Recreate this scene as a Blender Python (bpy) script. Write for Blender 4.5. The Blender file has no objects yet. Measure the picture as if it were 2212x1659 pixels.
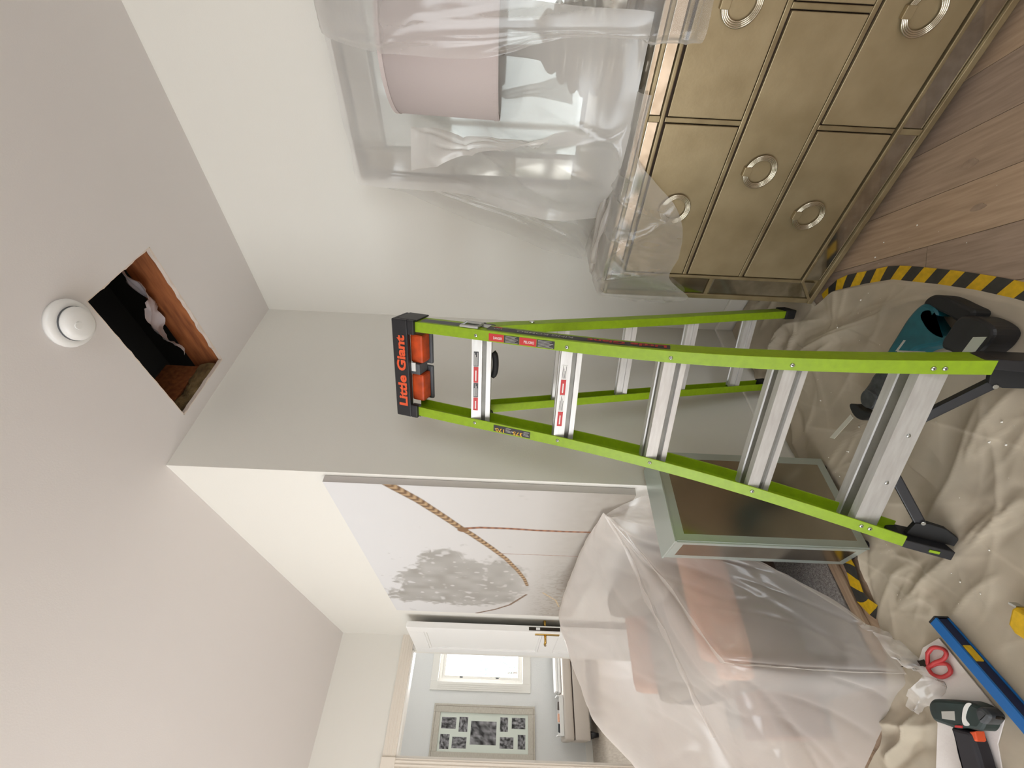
import bpy, math, random
import numpy as np
from mathutils import Vector, Matrix, noise as mnoise

scene = bpy.context.scene
COL = scene.collection

# ------------------------------------------------------------------ camera
CAM_H = 1.29
YAW, PITCH, ROLL = 0.8326, -0.0105, 0.0448
F_PX = 921.86
fwd = Vector((math.cos(PITCH)*math.cos(YAW), math.cos(PITCH)*math.sin(YAW), math.sin(PITCH)))
rgt0 = Vector((math.sin(YAW), -math.cos(YAW), 0))
up0 = rgt0.cross(fwd)
rgt = rgt0*math.cos(ROLL) + up0*math.sin(ROLL)
up = up0*math.cos(ROLL) - rgt0*math.sin(ROLL)
cam_data = bpy.data.cameras.new('camera')
cam_data.sensor_width = 36.0
cam_data.sensor_fit = 'HORIZONTAL'
cam_data.lens = F_PX/2212*36.0
cam_data.clip_start = 0.02
cam = bpy.data.objects.new('camera', cam_data)
COL.objects.link(cam)
cx, cy, cz = -up, rgt, -fwd          # the phone was held on its side: picture right is room down
cam.matrix_world = Matrix(((cx.x, cy.x, cz.x, 0), (cx.y, cy.y, cz.y, 0), (cx.z, cy.z, cz.z, CAM_H), (0, 0, 0, 1)))
scene.camera = cam

# ------------------------------------------------------------------ world, daylight, exposure
world = bpy.data.worlds.new('sky')
scene.world = world
world.use_nodes = True
bg = world.node_tree.nodes['Background']
bg.inputs[0].default_value = (0.92, 0.96, 1.0, 1)
bg.inputs[1].default_value = 3.0
scene.view_settings.view_transform = 'Standard'
scene.view_settings.look = 'None'
scene.view_settings.gamma = 1
scene.view_settings.use_curve_mapping = False
scene.view_settings.exposure = 0.13

def window_light(name, loc, rot, sx, sy, power, color):
    d = bpy.data.lights.new(name, 'AREA')
    d.shape = 'RECTANGLE'; d.size = sx; d.size_y = sy; d.energy = power; d.color = color
    o = bpy.data.objects.new(name, d); COL.objects.link(o)
    o.location = loc; o.rotation_euler = rot
    return o
# daylight entering through the room's own windows (left wall and front wall) and the hall window
window_light('daylight_left_window', (-2.72, 1.9, 1.30), (0, math.radians(-90), 0), 1.9, 3.2, 40, (0.95, 0.985, 1.0))
window_light('daylight_front_window', (-0.6, -2.62, 1.35), (math.radians(90), 0, 0), 1.8, 1.6, 13, (0.95, 0.985, 1.0))
window_light('daylight_hall_window', (1.25, 7.32, 1.5), (math.radians(-90), 0, 0), 0.7, 1.1, 85, (0.98, 0.99, 1.0))
sun_d = bpy.data.lights.new('sun', 'SUN'); sun_d.energy = 10.5; sun_d.angle = 0.02; sun_d.color = (0.98, 0.985, 0.98)  # sun added so its unseen floor patch bounces fill onto ceiling and walls
sun = bpy.data.objects.new('sun', sun_d); COL.objects.link(sun)
sun.rotation_euler = Vector((-0.52, 0.10, 0.85)).to_track_quat('Z', 'Y').to_euler()

# ------------------------------------------------------------------ materials
def lin(c):
    return tuple(((v/255)/12.92 if v/255 <= 0.04045 else ((v/255+0.055)/1.055)**2.4) for v in c) + (1.0,)
def mat(name, rgb, rough=0.6, metal=0.0, vary=0.0, vscale=20.0, bump=0.0, bscale=80.0, rgb2=None, stretch=None, spec=0.5, coat=0.0):
    m = bpy.data.materials.new(name); m.use_nodes = True
    nt = m.node_tree; p = nt.nodes['Principled BSDF']
    p.inputs['Base Color'].default_value = lin(rgb)
    p.inputs['Roughness'].default_value = rough
    p.inputs['Metallic'].default_value = metal
    p.inputs['Specular IOR Level'].default_value = spec
    p.inputs['Coat Weight'].default_value = coat
    tc = None
    if vary or rgb2 or bump:
        tc = nt.nodes.new('ShaderNodeTexCoord')
        mp = nt.nodes.new('ShaderNodeMapping')
        nt.links.new(tc.outputs['Object'], mp.inputs['Vector'])
        if stretch: mp.inputs['Scale'].default_value = stretch
    if vary or rgb2:
        n = nt.nodes.new('ShaderNodeTexNoise'); n.inputs['Scale'].default_value = vscale; n.inputs['Detail'].default_value = 5
        nt.links.new(mp.outputs[0], n.inputs['Vector'])
        r = nt.nodes.new('ShaderNodeValToRGB')
        a = rgb; b = rgb2 or tuple(max(0, v*(1-vary)) for v in rgb)
        r.color_ramp.elements[0].color = lin(b); r.color_ramp.elements[0].position = 0.32
        r.color_ramp.elements[1].color = lin(a); r.color_ramp.elements[1].position = 0.68
        nt.links.new(n.outputs['Fac'], r.inputs[0]); nt.links.new(r.outputs[0], p.inputs['Base Color'])
    if bump:
        n2 = nt.nodes.new('ShaderNodeTexNoise'); n2.inputs['Scale'].default_value = bscale; n2.inputs['Detail'].default_value = 3
        nt.links.new(mp.outputs[0], n2.inputs['Vector'])
        bp = nt.nodes.new('ShaderNodeBump'); bp.inputs['Strength'].default_value = bump; bp.inputs['Distance'].default_value = 0.01
        nt.links.new(n2.outputs['Fac'], bp.inputs['Height']); nt.links.new(bp.outputs[0], p.inputs['Normal'])
    return m
def attr_mat(name, rough=0.7, layer='col'):
    m = bpy.data.materials.new(name); m.use_nodes = True
    nt = m.node_tree; p = nt.nodes['Principled BSDF']; p.inputs['Roughness'].default_value = rough
    a = nt.nodes.new('ShaderNodeAttribute'); a.attribute_name = layer
    nt.links.new(a.outputs['Color'], p.inputs['Base Color'])
    return m
def film_mat(name, clear, tint=(238, 236, 234), gloss=0.06, rough=0.2, bump=0.07, bscale=5.0):
    m = bpy.data.materials.new(name); m.use_nodes = True
    nt = m.node_tree; nt.nodes.clear(); N = nt.nodes.new; L = nt.links.new
    out = N('ShaderNodeOutputMaterial')
    tr = N('ShaderNodeBsdfTransparent'); tr.inputs[0].default_value = (0.97, 0.97, 0.97, 1)
    df = N('ShaderNodeBsdfDiffuse'); df.inputs[0].default_value = lin(tint)
    tl = N('ShaderNodeBsdfTranslucent'); tl.inputs[0].default_value = lin(tint)
    gl = N('ShaderNodeBsdfGlossy'); gl.inputs['Roughness'].default_value = rough
    tc = N('ShaderNodeTexCoord'); n = N('ShaderNodeTexNoise'); n.inputs['Scale'].default_value = bscale; n.inputs['Detail'].default_value = 6
    n.inputs['Distortion'].default_value = 1.2
    L(tc.outputs['Object'], n.inputs['Vector'])
    b = N('ShaderNodeBump'); b.inputs['Strength'].default_value = bump; b.inputs['Distance'].default_value = 0.03
    L(n.outputs['Fac'], b.inputs['Height'])
    for s in (df, tl, gl): L(b.outputs[0], s.inputs['Normal'])
    m1 = N('ShaderNodeMixShader'); m1.inputs[0].default_value = 0.42; L(df.outputs[0], m1.inputs[1]); L(tl.outputs[0], m1.inputs[2])
    # thin film looks milkier where it is seen edge-on
    lw = N('ShaderNodeLayerWeight'); lw.inputs[0].default_value = 0.35; L(b.outputs[0], lw.inputs['Normal'])
    mr = N('ShaderNodeMapRange'); mr.inputs['To Min'].default_value = 1-clear; mr.inputs['To Max'].default_value = min(1, 1-clear+0.45)
    L(lw.outputs['Facing'], mr.inputs['Value'])
    m2 = N('ShaderNodeMixShader'); L(mr.outputs[0], m2.inputs[0]); L(tr.outputs[0], m2.inputs[1]); L(m1.outputs[0], m2.inputs[2])
    m3 = N('ShaderNodeMixShader'); m3.inputs[0].default_value = gloss; L(m2.outputs[0], m3.inputs[1]); L(gl.outputs[0], m3.inputs[2])
    L(m3.outputs[0], out.inputs[0])
    return m
def emit_mat(name, rgb, s):
    m = bpy.data.materials.new(name); m.use_nodes = True
    nt = m.node_tree; nt.nodes.clear()
    e = nt.nodes.new('ShaderNodeEmission'); e.inputs[0].default_value = lin(rgb); e.inputs[1].default_value = s
    o = nt.nodes.new('ShaderNodeOutputMaterial'); nt.links.new(e.outputs[0], o.inputs[0]); return m

M = dict(
    wall=mat('wall_paint', (229, 226, 218), 0.75, bump=0.05, bscale=220),
    ceil=mat('ceiling_paint', (224, 219, 216), 0.8, bump=0.04, bscale=200),
    hallwall=mat('hall_paint', (232, 232, 230), 0.7, bump=0.15, bscale=90),
    trim=mat('trim_paint', (240, 237, 230), 0.45),
    casing=mat('casing_paint', (230, 221, 208), 0.5),
    door=mat('door_paint', (240, 239, 236), 0.4),
    brass=mat('brass', (196, 160, 84), 0.25, 1.0),
    darkmetal=mat('dark_metal', (58, 52, 46), 0.4, 0.8),
    wood_a=mat('plank_oak_a', (178, 154, 132), 0.5, rgb2=(156, 134, 114), vscale=6, stretch=(1.2, 14, 1)),
    wood_b=mat('plank_oak_b', (190, 164, 138), 0.5, rgb2=(165, 140, 116), vscale=5, stretch=(1.2, 14, 1)),
    wood_c=mat('plank_oak_c', (168, 146, 128), 0.5, rgb2=(146, 126, 110), vscale=7, stretch=(1.2, 14, 1)),
    knot=mat('plank_knot', (146, 125, 108), 0.5, rgb2=(168, 146, 126), vscale=45),
    sub=mat('subfloor', (110, 92, 76), 0.8),
    cloth=mat('canvas_cloth', (190, 178, 158), 0.85, vary=0.10, vscale=7, bump=0.06, bscale=900),
    green=mat('ladder_green', (144, 176, 18), 0.42, vary=0.07, vscale=60, bump=0.03, bscale=300),
    alu=mat('ladder_aluminium', (212, 211, 208), 0.42, 0.40, rgb2=(198, 195, 192), vscale=14, stretch=(1, 6, 6)),
    alu_dark=mat('groove_aluminium', (140, 138, 132), 0.55, 0.6, vary=0.1),
    blackp=mat('black_plastic', (34, 34, 38), 0.45, vary=0.2, vscale=25),
    blackr=mat('black_rubber', (26, 26, 27), 0.7),
    greyp=mat('grey_plastic', (86, 88, 92), 0.5),
    orange=mat('cap_orange', (214, 80, 26), 0.5, vary=0.25, vscale=25),
    ink_orange=mat('ink_orange', (226, 88, 44), 0.5),
    ink_red=mat('ink_red', (196, 52, 52), 0.5),
    ink_white=mat('ink_white', (232, 230, 226), 0.5),
    ink_yellow=mat('ink_yellow', (232, 178, 44), 0.5),
    ink_grey=mat('ink_grey', (176, 176, 170), 0.5),
    sticker=mat('sticker_dark', (52, 48, 50), 0.45),
    steel=mat('zinc_steel', (205, 208, 206), 0.28, 0.95),
    silverleaf=mat('drawer_silver_leaf', (168, 152, 120), 0.42, 0.55, rgb2=(152, 136, 104), vscale=9, bump=0.03, bscale=120),
    framewood=mat('dresser_frame', (160, 145, 112), 0.38, 0.55, rgb2=(136, 120, 90), vscale=14),
    antique=mat('antique_mirror', (192, 188, 178), 0.12, 1.0, rgb2=(168, 162, 150), vscale=22),
    glassmir=mat('mirror_glass', (222, 230, 226), 0.04, 1.0),
    smokemir=mat('console_mirror', (182, 176, 162), 0.22, 1.0, rgb2=(166, 160, 146), vscale=3),
    bevelmir=mat('console_bevel', (188, 198, 192), 0.30, 0.6),
    mirframe=mat('mirror_frame_wood', (126, 112, 92), 0.4, 0.3, rgb2=(104, 90, 72), vscale=14),
    gap=mat('shadow_gap', (52, 36, 24), 0.8),
    chrome=mat('handle_nickel', (214, 208, 192), 0.18, 1.0),
    shade=mat('lamp_shade_fabric', (198, 186, 183), 0.8, bump=0.05, bscale=300),
    lampglass=mat('lamp_glass', (168, 160, 148), 0.12, 0.5),
    film=film_mat('plastic_film', 0.63, tint=(246, 240, 234)),
    film2=film_mat('plastic_film_thin', 0.76, tint=(250, 247, 243)),
    film3=film_mat('plastic_film_milky', 0.34, tint=(250, 248, 244)),
    joist=mat('joist_wood', (172, 104, 58), 0.75, rgb2=(128, 72, 38), vscale=6, stretch=(9, 1.2, 9)),
    insul=mat('insulation', (150, 126, 84), 0.95, rgb2=(92, 72, 44), vscale=18, bump=1.0, bscale=40),
    attic=mat('attic_unlit_black', (20, 17, 15), 0.95),
    gypsum=mat('gypsum_edge', (226, 212, 200), 0.9, bump=0.3, bscale=150),
    white=mat('white_plastic', (236, 235, 232), 0.35),
    teal=mat('saw_teal', (18, 92, 104), 0.4, vary=0.15, vscale=30),
    bootm=mat('saw_boot', (78, 82, 86), 0.4, rgb2=(48, 50, 52), vscale=40),
    drillm=mat('drill_green', (34, 52, 50), 0.5, vary=0.2, vscale=40),
    drilld=mat('drill_dark', (40, 38, 44), 0.6),
    blue=mat('level_blue', (10, 98, 168), 0.4),
    navy=mat('level_navy', (12, 26, 62), 0.5),
    red=mat('scissor_red', (196, 60, 62), 0.4),
    yellow=mat('tape_yellow', (226, 182, 28), 0.55, vary=0.12, vscale=60),
    tapeblk=mat('tape_black', (62, 60, 56), 0.6, vary=0.15, vscale=60),
    paper=mat('white_paper', (236, 230, 226), 0.8, bump=0.1, bscale=60),
    plaster=mat('plaster_crumb', (238, 234, 226), 0.9),
    peach=mat('peach_fabric', (214, 160, 132), 0.9, vary=0.1, vscale=30),
    taupe=mat('taupe_fabric', (150, 138, 124), 0.9, vary=0.1, vscale=20),
    darkwood=mat('dark_wood', (64, 50, 42), 0.5),
    rug=mat('grey_rug', (176, 170, 166), 0.95, rgb2=(132, 126, 122), vscale=90, bump=0.6, bscale=200),
    benchfab=mat('bench_fabric', (206, 196, 186), 0.85),
    framewash=mat('whitewashed_frame', (206, 200, 188), 0.6, rgb2=(186, 178, 164), vscale=30, stretch=(1, 1, 8)),
    matboard=mat('mat_board', (226, 232, 222), 0.8),
    photo=attr_mat('photo_print', 0.5), canvas=attr_mat('canvas_print', 0.75),
    leaf=mat('outdoor_leaf', (150, 172, 160), 0.7, vary=0.2, vscale=5),
    bark=mat('outdoor_bark', (120, 110, 100), 0.8),
)
def clear_glass():
    m = bpy.data.materials.new('window_glass'); m.use_nodes = True
    nt = m.node_tree; nt.nodes.clear(); N = nt.nodes.new
    t = N('ShaderNodeBsdfTransparent'); g = N('ShaderNodeBsdfGlossy'); g.inputs['Roughness'].default_value = 0.03
    mx = N('ShaderNodeMixShader'); mx.inputs[0].default_value = 0.06; o = N('ShaderNodeOutputMaterial')
    nt.links.new(t.outputs[0], mx.inputs[1]); nt.links.new(g.outputs[0], mx.inputs[2]); nt.links.new(mx.outputs[0], o.inputs[0])
    return m
M['glass'] = clear_glass()

# ------------------------------------------------------------------ mesh helpers
class MB:
    def __init__(s): s.v = []; s.f = []; s.m = []
    def add(s, vs, fs, mi=0):
        o = len(s.v); s.v += [tuple(v) for v in vs]; s.f += [tuple(i+o for i in f) for f in fs]; s.m += [mi]*len(fs); return s
    def box(s, x0, x1, y0, y1, z0, z1, mi=0):
        return s.add([(x, y, z) for x in (x0, x1) for y in (y0, y1) for z in (z0, z1)],
                     [(0, 1, 3, 2), (4, 6, 7, 5), (0, 4, 5, 1), (2, 3, 7, 6), (0, 2, 6, 4), (1, 5, 7, 3)], mi)
    def obox(s, c, ax, ay, az, mi=0):
        c, ax, ay, az = map(Vector, (c, ax, ay, az))
        return s.add([c+ax*i+ay*j+az*k for i in (-1, 1) for j in (-1, 1) for k in (-1, 1)],
                     [(0, 1, 3, 2), (4, 6, 7, 5), (0, 4, 5, 1), (2, 3, 7, 6), (0, 2, 6, 4), (1, 5, 7, 3)], mi)
    def prism(s, poly, z0, z1, mi=0, inset=0.0):
        n = len(poly); P = [Vector(p).to_2d() for p in poly]
        if sum(P[i].x*P[(i+1) % n].y-P[(i+1) % n].x*P[i].y for i in range(n)) < 0: P.reverse()
        c = sum(P, Vector((0, 0)))/n
        rings = [(z0, P)]
        if inset:
            nn = []
            for i in range(n):
                a, b, d = P[i-1], P[i], P[(i+1) % n]
                t = (d-a); t = t.normalized() if t.length > 1e-9 else Vector((1, 0)); nn.append(Vector((-t.y, t.x)))
            rings += [(z1-inset, P), (z1-inset*0.3, [p+q*inset*0.4 for p, q in zip(P, nn)]), (z1, [p+q*inset for p, q in zip(P, nn)])]
        else: rings += [(z1, P)]
        vs = [(p.x, p.y, z) for z, R in rings for p in R]; fs = []
        for k in range(len(rings)-1):
            for i in range(n): j = (i+1) % n; fs.append((k*n+i, k*n+j, (k+1)*n+j, (k+1)*n+i))
        fs.append(tuple(reversed(range(n)))); fs.append(tuple((len(rings)-1)*n+i for i in range(n)))
        return s.add(vs, fs, mi)
    def sweep(s, path, sec, close=False, mi=0, cap=True):
        """sec(i) -> list of 3D points of the closed section at path index i"""
        rs = [sec(i) for i in range(len(path))]; n = len(rs[0]); vs = [p for r in rs for p in r]; fs = []
        K = len(rs)
        for k in range(K if close else K-1):
            k2 = (k+1) % K
            for i in range(n): j = (i+1) % n; fs.append((k*n+i, k*n+j, k2*n+j, k2*n+i))
        if cap and not close: fs.append(tuple(reversed(range(n)))); fs.append(tuple((K-1)*n+i for i in range(n)))
        return s.add(vs, fs, mi)
    def tube(s, path, r, n=8, close=False, mi=0):
        P = [Vector(p) for p in path]; K = len(P); R = r if hasattr(r, '__len__') else [r]*K
        T = []
        for i in range(K):
            a = P[i-1] if (i or close) else P[i]; b = P[(i+1) % K] if (i < K-1 or close) else P[i]
            T.append((b-a).normalized())
        ref = Vector((0, 0, 1)) if abs(T[0].z) < 0.9 else Vector((1, 0, 0))
        fr = []; u = T[0].cross(ref).normalized()
        for t in T:
            u = (u-t*u.dot(t)).normalized(); fr.append((u, t.cross(u)))
        sec = lambda i: [P[i]+(fr[i][0]*math.cos(2*math.pi*k/n)+fr[i][1]*math.sin(2*math.pi*k/n))*R[i] for k in range(n)]
        return s.sweep(P, sec, close, mi)
    def lathe(s, prof, c=(0, 0, 0), axis=(0, 0, 1), n=24, mi=0, cap=True):
        ax = Vector(axis).normalized(); u = ax.orthogonal().normalized(); w = ax.cross(u); c = Vector(c)
        sec = lambda i: [c+ax*prof[i][1]+(u*math.cos(2*math.pi*k/n)+w*math.sin(2*math.pi*k/n))*prof[i][0] for k in range(n)]
        return s.sweep(prof, sec, False, mi, cap)
    def mesh(s, name, smooth=False):
        me = bpy.data.meshes.new(name); me.from_pydata(s.v, [], s.f)
        for p, mi in zip(me.polygons, s.m): p.material_index = mi
        if smooth: me.polygons.foreach_set('use_smooth', [True]*len(me.polygons))
        return me
    def build(s, name, mats, parent=None, smooth=False, bevel=0.0, **kw):
        me = s.mesh(name, smooth)
        if bevel:
            import bmesh
            bm = bmesh.new(); bm.from_mesh(me)
            es = [e for e in bm.edges if len(e.link_faces) == 2 and e.calc_face_angle(0) > 0.5]
            try: bmesh.ops.bevel(bm, geom=es, offset=bevel, segments=2, affect='EDGES', profile=0.6, clamp_overlap=True)
            except Exception: pass
            bm.to_mesh(me); bm.free()
        return link(name, me, mats, parent, **kw)
def link(name, me, mats, parent=None, label=None, cat=None, group=None, kind=None, recalc=True):
    if recalc:
        import bmesh
        bm = bmesh.new(); bm.from_mesh(me); bmesh.ops.recalc_face_normals(bm, faces=bm.faces); bm.to_mesh(me); bm.free()
    for m in (mats if isinstance(mats, (list, tuple)) else [mats]): me.materials.append(M[m] if isinstance(m, str) else m)
    o = bpy.data.objects.new(name, me); COL.objects.link(o); o.parent = parent
    return tag(o, label, cat, group, kind)
def tag(o, label=None, cat=None, group=None, kind=None):
    for k, v in (('label', label), ('category', cat), ('group', group), ('kind', kind)):
        if v: o[k] = v
    return o
def empty(name, loc, rz=0, label=None, cat=None, group=None, kind=None):
    o = bpy.data.objects.new(name, None); COL.objects.link(o); o.location = loc; o.rotation_euler = (0, 0, rz)
    o.empty_display_size = 0.05
    return tag(o, label, cat, group, kind)
def box(name, m, dims, parent=None, bevel=0.0, **kw):
    return MB().box(*dims).build(name, m, parent, bevel=bevel, **kw)
def lettering(s, m, parent, org, xd, yd, height, length=None, bold=0.0, depth=0.0006, name='lettering', warp=None):
    cu = bpy.data.curves.new('txt', 'FONT'); cu.body = s; cu.size = 1.0; cu.extrude = 0.0; cu.offset = bold; cu.resolution_u = 3
    t = bpy.data.objects.new('txt', cu); COL.objects.link(t)
    me = bpy.data.meshes.new_from_object(t); bpy.data.objects.remove(t)
    co = np.array([v.co[:2] for v in me.vertices]); mn, mx = co.min(0), co.max(0)
    sy = height/(mx[1]-mn[1]); sx = (length/(mx[0]-mn[0])) if length else sy
    xd, yd, org = Vector(xd).normalized(), Vector(yd).normalized(), Vector(org); n = xd.cross(yd)
    for v in me.vertices:
        if warp: v.co = warp((v.co.x-mn[0])*sx, (v.co.y-mn[1])*sy); continue
        v.co = org+xd*((v.co.x-mn[0])*sx)+yd*((v.co.y-mn[1])*sy)+n*depth
    me.name = name; me.materials.clear()
    return link(name, me, m, parent, recalc=False)
def crom(P, n):
    """dense Catmull-Rom through control points, n samples per span (numpy, last axis = coords)"""
    P = np.asarray(P, float); Q = np.concatenate([[2*P[0]-P[1]], P, [2*P[-1]-P[-2]]]); out = []
    for i in range(1, len(Q)-2):
        for t in np.arange(n)/n:
            a, b, c, d = Q[i-1:i+3]
            out.append(0.5*((2*b)+(-a+c)*t+(2*a-5*b+4*c-d)*t*t+(-a+3*b-3*c+d)*t**3))
    out.append(P[-1]); return np.array(out)
def patch(ctrl, nu, nv, amp=0.0, freq=6.0, seed=0, ridge=0.5, creases=()):
    """smooth sheet through a grid of control points with creases; returns (grid of points)"""
    C = np.asarray(ctrl, float)
    G = crom(C, nu)                                   # rows
    G = np.swapaxes(crom(np.swapaxes(G, 0, 1), nv), 0, 1)
    if amp:
        du = np.gradient(G, axis=0); dv = np.gradient(G, axis=1)
        Nn = np.cross(du, dv); Nn /= (np.linalg.norm(Nn, axis=2, keepdims=True)+1e-9)
        H = np.zeros(G.shape[:2])
        for i in range(G.shape[0]):
            for j in range(G.shape[1]):
                p = Vector(G[i, j])*freq+Vector((seed*7.1, seed*3.3, seed*1.7))
                w = Vector((mnoise.noise(p*0.5), mnoise.noise(p*0.5+Vector((9, 0, 0))), 0))
                r = 1-abs(mnoise.noise(p+w*1.5))*2
                H[i, j] = ridge*max(r, 0)**3 + (1-ridge)*mnoise.noise(p*0.7)
        H *= amp
        U, V = np.meshgrid(np.arange(G.shape[0])/nu, np.arange(G.shape[1])/nv, indexing='ij')
        for r0, c0, r1, c1, a, w in creases:
            l2 = (r1-r0)**2+(c1-c0)**2; t = ((U-r0)*(r1-r0)+(V-c0)*(c1-c0))/l2; tc = np.clip(t, 0, 1)
            d = np.hypot(U-r0-tc*(r1-r0), V-c0-tc*(c1-c0)); H += a*np.exp(-d/w)*np.clip(np.minimum(tc, 1-tc)*6+.25, 0, 1)
        G = G+Nn*H[..., None]
    return G
def grid_mb(G, mask=None):
    a, b = G.shape[:2]; mb = MB(); idx = lambda i, j: i*b+j
    mb.v = [tuple(p) for p in G.reshape(-1, 3)]
    for i in range(a-1):
        for j in range(b-1):
            if mask is None or mask[i, j]: mb.f.append((idx(i, j), idx(i+1, j), idx(i+1, j+1), idx(i, j+1))); mb.m.append(0)
    return mb
# ------------------------------------------------------------------ room shell
XR, YB, XP, YD, HC = 1.934, 1.579, 0.8985, 4.44, 2.68
X0, Y0 = -2.6, -2.5
def struct(name, mb, m, parent=None, **kw): return mb.build(name, m, parent, kind='structure', **kw)
struct('wall_right', MB().box(XR, XR+.1, Y0-.1, YB+.1, 0, HC), 'wall', label='pale painted wall behind the dresser')
struct('wall_back', MB().box(XP, XR, YB, YB+.1, 0, HC), 'wall', label='shaded painted wall behind the green ladder')
struct('wall_side', MB().box(XP, XP+.1, YB+.1, YD, 0, HC), 'wall', label='bright painted wall that carries the large canvas')
DX0, DX1, DZ = 0.06, 0.795, 2.03
struct('wall_far', MB().box(X0, DX0, YD, YD+.12, 0, HC).box(DX1, XP+.1, YD, YD+.12, 0, HC).box(DX0, DX1, YD, YD+.12, DZ, HC), 'wall', label='painted wall with the open doorway')
struct('wall_left', MB().box(X0-.1, X0, Y0, .3, 0, HC).box(X0-.1, X0, 3.5, YD+.12, 0, HC).box(X0-.1, X0, .3, 3.5, 0, .35).box(X0-.1, X0, .3, 3.5, 2.25, HC), 'wall', label='painted wall with the wide window')
struct('wall_front', MB().box(X0-.1, -1.4, Y0-.1, Y0, 0, HC).box(.2, XR, Y0-.1, Y0, 0, HC).box(-1.4, .2, Y0-.1, Y0, 0, .45).box(-1.4, .2, Y0-.1, Y0, 2.25, HC), 'wall', label='painted wall opposite the ladder')
# ceiling with the cut opening
HX0, HX1, HY0, HY1 = 1.105, 1.447, 0.906, 1.508
cb = MB()
cb.box(X0-.1, HX0, Y0-.1, YD+.12, HC, HC+.016).box(HX1, XR+.1, Y0-.1, YB+.1, HC, HC+.016).box(HX0, HX1, Y0-.1, HY0, HC, HC+.016).box(HX0, HX1, HY1, YB+.1, HC, HC+.016)
ceiling = struct('ceiling', cb, 'ceil', label='flat painted ceiling with a rectangular hole cut in it')
rnd = random.Random(5)
def torn_strip(a, b, inward, amp, seed):
    """ragged paper edge of the cut gypsum board"""
    r = random.Random(seed); n = 26; mb = MB(); vs = []
    a, b, inward = Vector(a), Vector(b), Vector(inward)
    for i in range(n+1):
        p = a.lerp(b, i/n); w = 0.002+amp*(r.random()**3)
        vs += [p-inward*0.001, p+inward*w, p+inward*w*0.6+Vector((0, 0, .017)), p-inward*0.001+Vector((0, 0, .017))]
    fs = []
    for i in range(n):
        for k in range(4): fs.append((i*4+k, i*4+(k+1) % 4, i*4+4+(k+1) % 4, i*4+4+k))
    fs += [(3, 2, 1, 0), tuple(n*4+k for k in range(4))]
    return mb.add(vs, fs)
z = HC-.0005
torn_strip((HX1, HY0, z), (HX1, HY1, z), (-1, 0, 0), .014, 1).build('cut_edge', 'gypsum', ceiling)
torn_strip((HX0, HY1, z), (HX1, HY1, z), (0, -1, 0), .005, 2).build('cut_edge', 'gypsum', ceiling)
torn_strip((HX0, HY0, z), (HX0, HY1, z), (1, 0, 0), .003, 3).build('cut_edge', 'gypsum', ceiling)
torn_strip((HX0, HY0, z), (HX1, HY0, z), (0, 1, 0), .004, 4).build('cut_edge', 'gypsum', ceiling)
# loft above the opening, closed in by an added near-black box that keeps it unlit
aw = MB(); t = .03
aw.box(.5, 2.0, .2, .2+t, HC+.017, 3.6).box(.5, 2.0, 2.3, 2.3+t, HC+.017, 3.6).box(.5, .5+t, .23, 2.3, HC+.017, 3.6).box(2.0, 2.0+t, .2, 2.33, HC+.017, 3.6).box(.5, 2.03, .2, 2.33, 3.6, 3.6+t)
struct('loft_dark_box', aw, 'attic', label='near-black box added above the ceiling hole to keep the loft unlit')
def plain(name, mb, m, label, cat, **kw): return mb.build(name, m, None, label=label, cat=cat, **kw)
plain('ceiling_joist', MB().box(1.452, 1.495, .24, 2.28, HC+.018, HC+.165), 'joist', 'reddish wooden joist along the right side of the ceiling hole', 'joist', bevel=.003)
plain('ceiling_joist', MB().box(1.02, 1.062, .24, 1.72, HC+.018, HC+.165), 'joist', 'wooden joist hidden along the left side of the ceiling hole', 'joist', bevel=.003)
plain('blocking_timber', MB().box(1.075, 1.445, 1.560, 1.600, HC+.135, HC+.30), 'joist', 'short wooden block across the far end of the ceiling hole', 'timber', bevel=.003)
G = patch([[(1.07+.37*u, 1.516+.03*w, HC+.02+.10*w+.012*math.sin(9*u)*w) for u in (0, .25, .5, .75, 1)] for w in (0, .25, .5, .75, 1)], 6, 6, .02, 18, 3)
gb = grid_mb(G); gb.box(1.07, 1.44, 1.550, 1.695, HC+.018, HC+.115)
gb.build('insulation_batt', 'insul', None, smooth=True, label='yellowish insulation batt beyond the edge of the ceiling hole', cat='insulation')
# torn vapour film hanging beside the joist
fp = [[(1.44-.02*k-.004*i, .98+.085*i, HC+.150+.03*math.sin(i*1.7+k)-.012*k) for i in range(6)] for k in range(4)]
grid_mb(patch(fp, 5, 5, .03, 16, 4)).build('torn_membrane', mat('membrane', (196, 188, 192), .6), None, smooth=True, label='torn pale membrane hanging from the joist in the hole', cat='membrane')
# smoke detector
sd = empty('smoke_detector', (1.007, .916, HC), 0, 'round white smoke detector on the ceiling beside the hole', 'smoke detector')
MB().lathe([(.0001, 0), (.075, 0), (.076, -.008), (.072, -.018), (.060, -.022), (.0001, -.022)], n=40).build('base_plate', 'white', sd, smooth=True)
MB().lathe([(.0001, -.022), (.052, -.022), (.053, -.034), (.048, -.045), (.036, -.052), (.0001, -.054)], n=40).build('sensor_dome', 'white', sd, smooth=True)
MB().lathe([(.0535, -.024), (.0545, -.024), (.0545, -.028), (.0535, -.028)], n=40, cap=False).build('vent_slot', 'greyp', sd)
MB().lathe([(.0001, -.054), (.012, -.054), (.011, -.058), (.0001, -.058)], (-.018, -.008, .003), n=16).build('test_button', 'white', sd)
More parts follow.
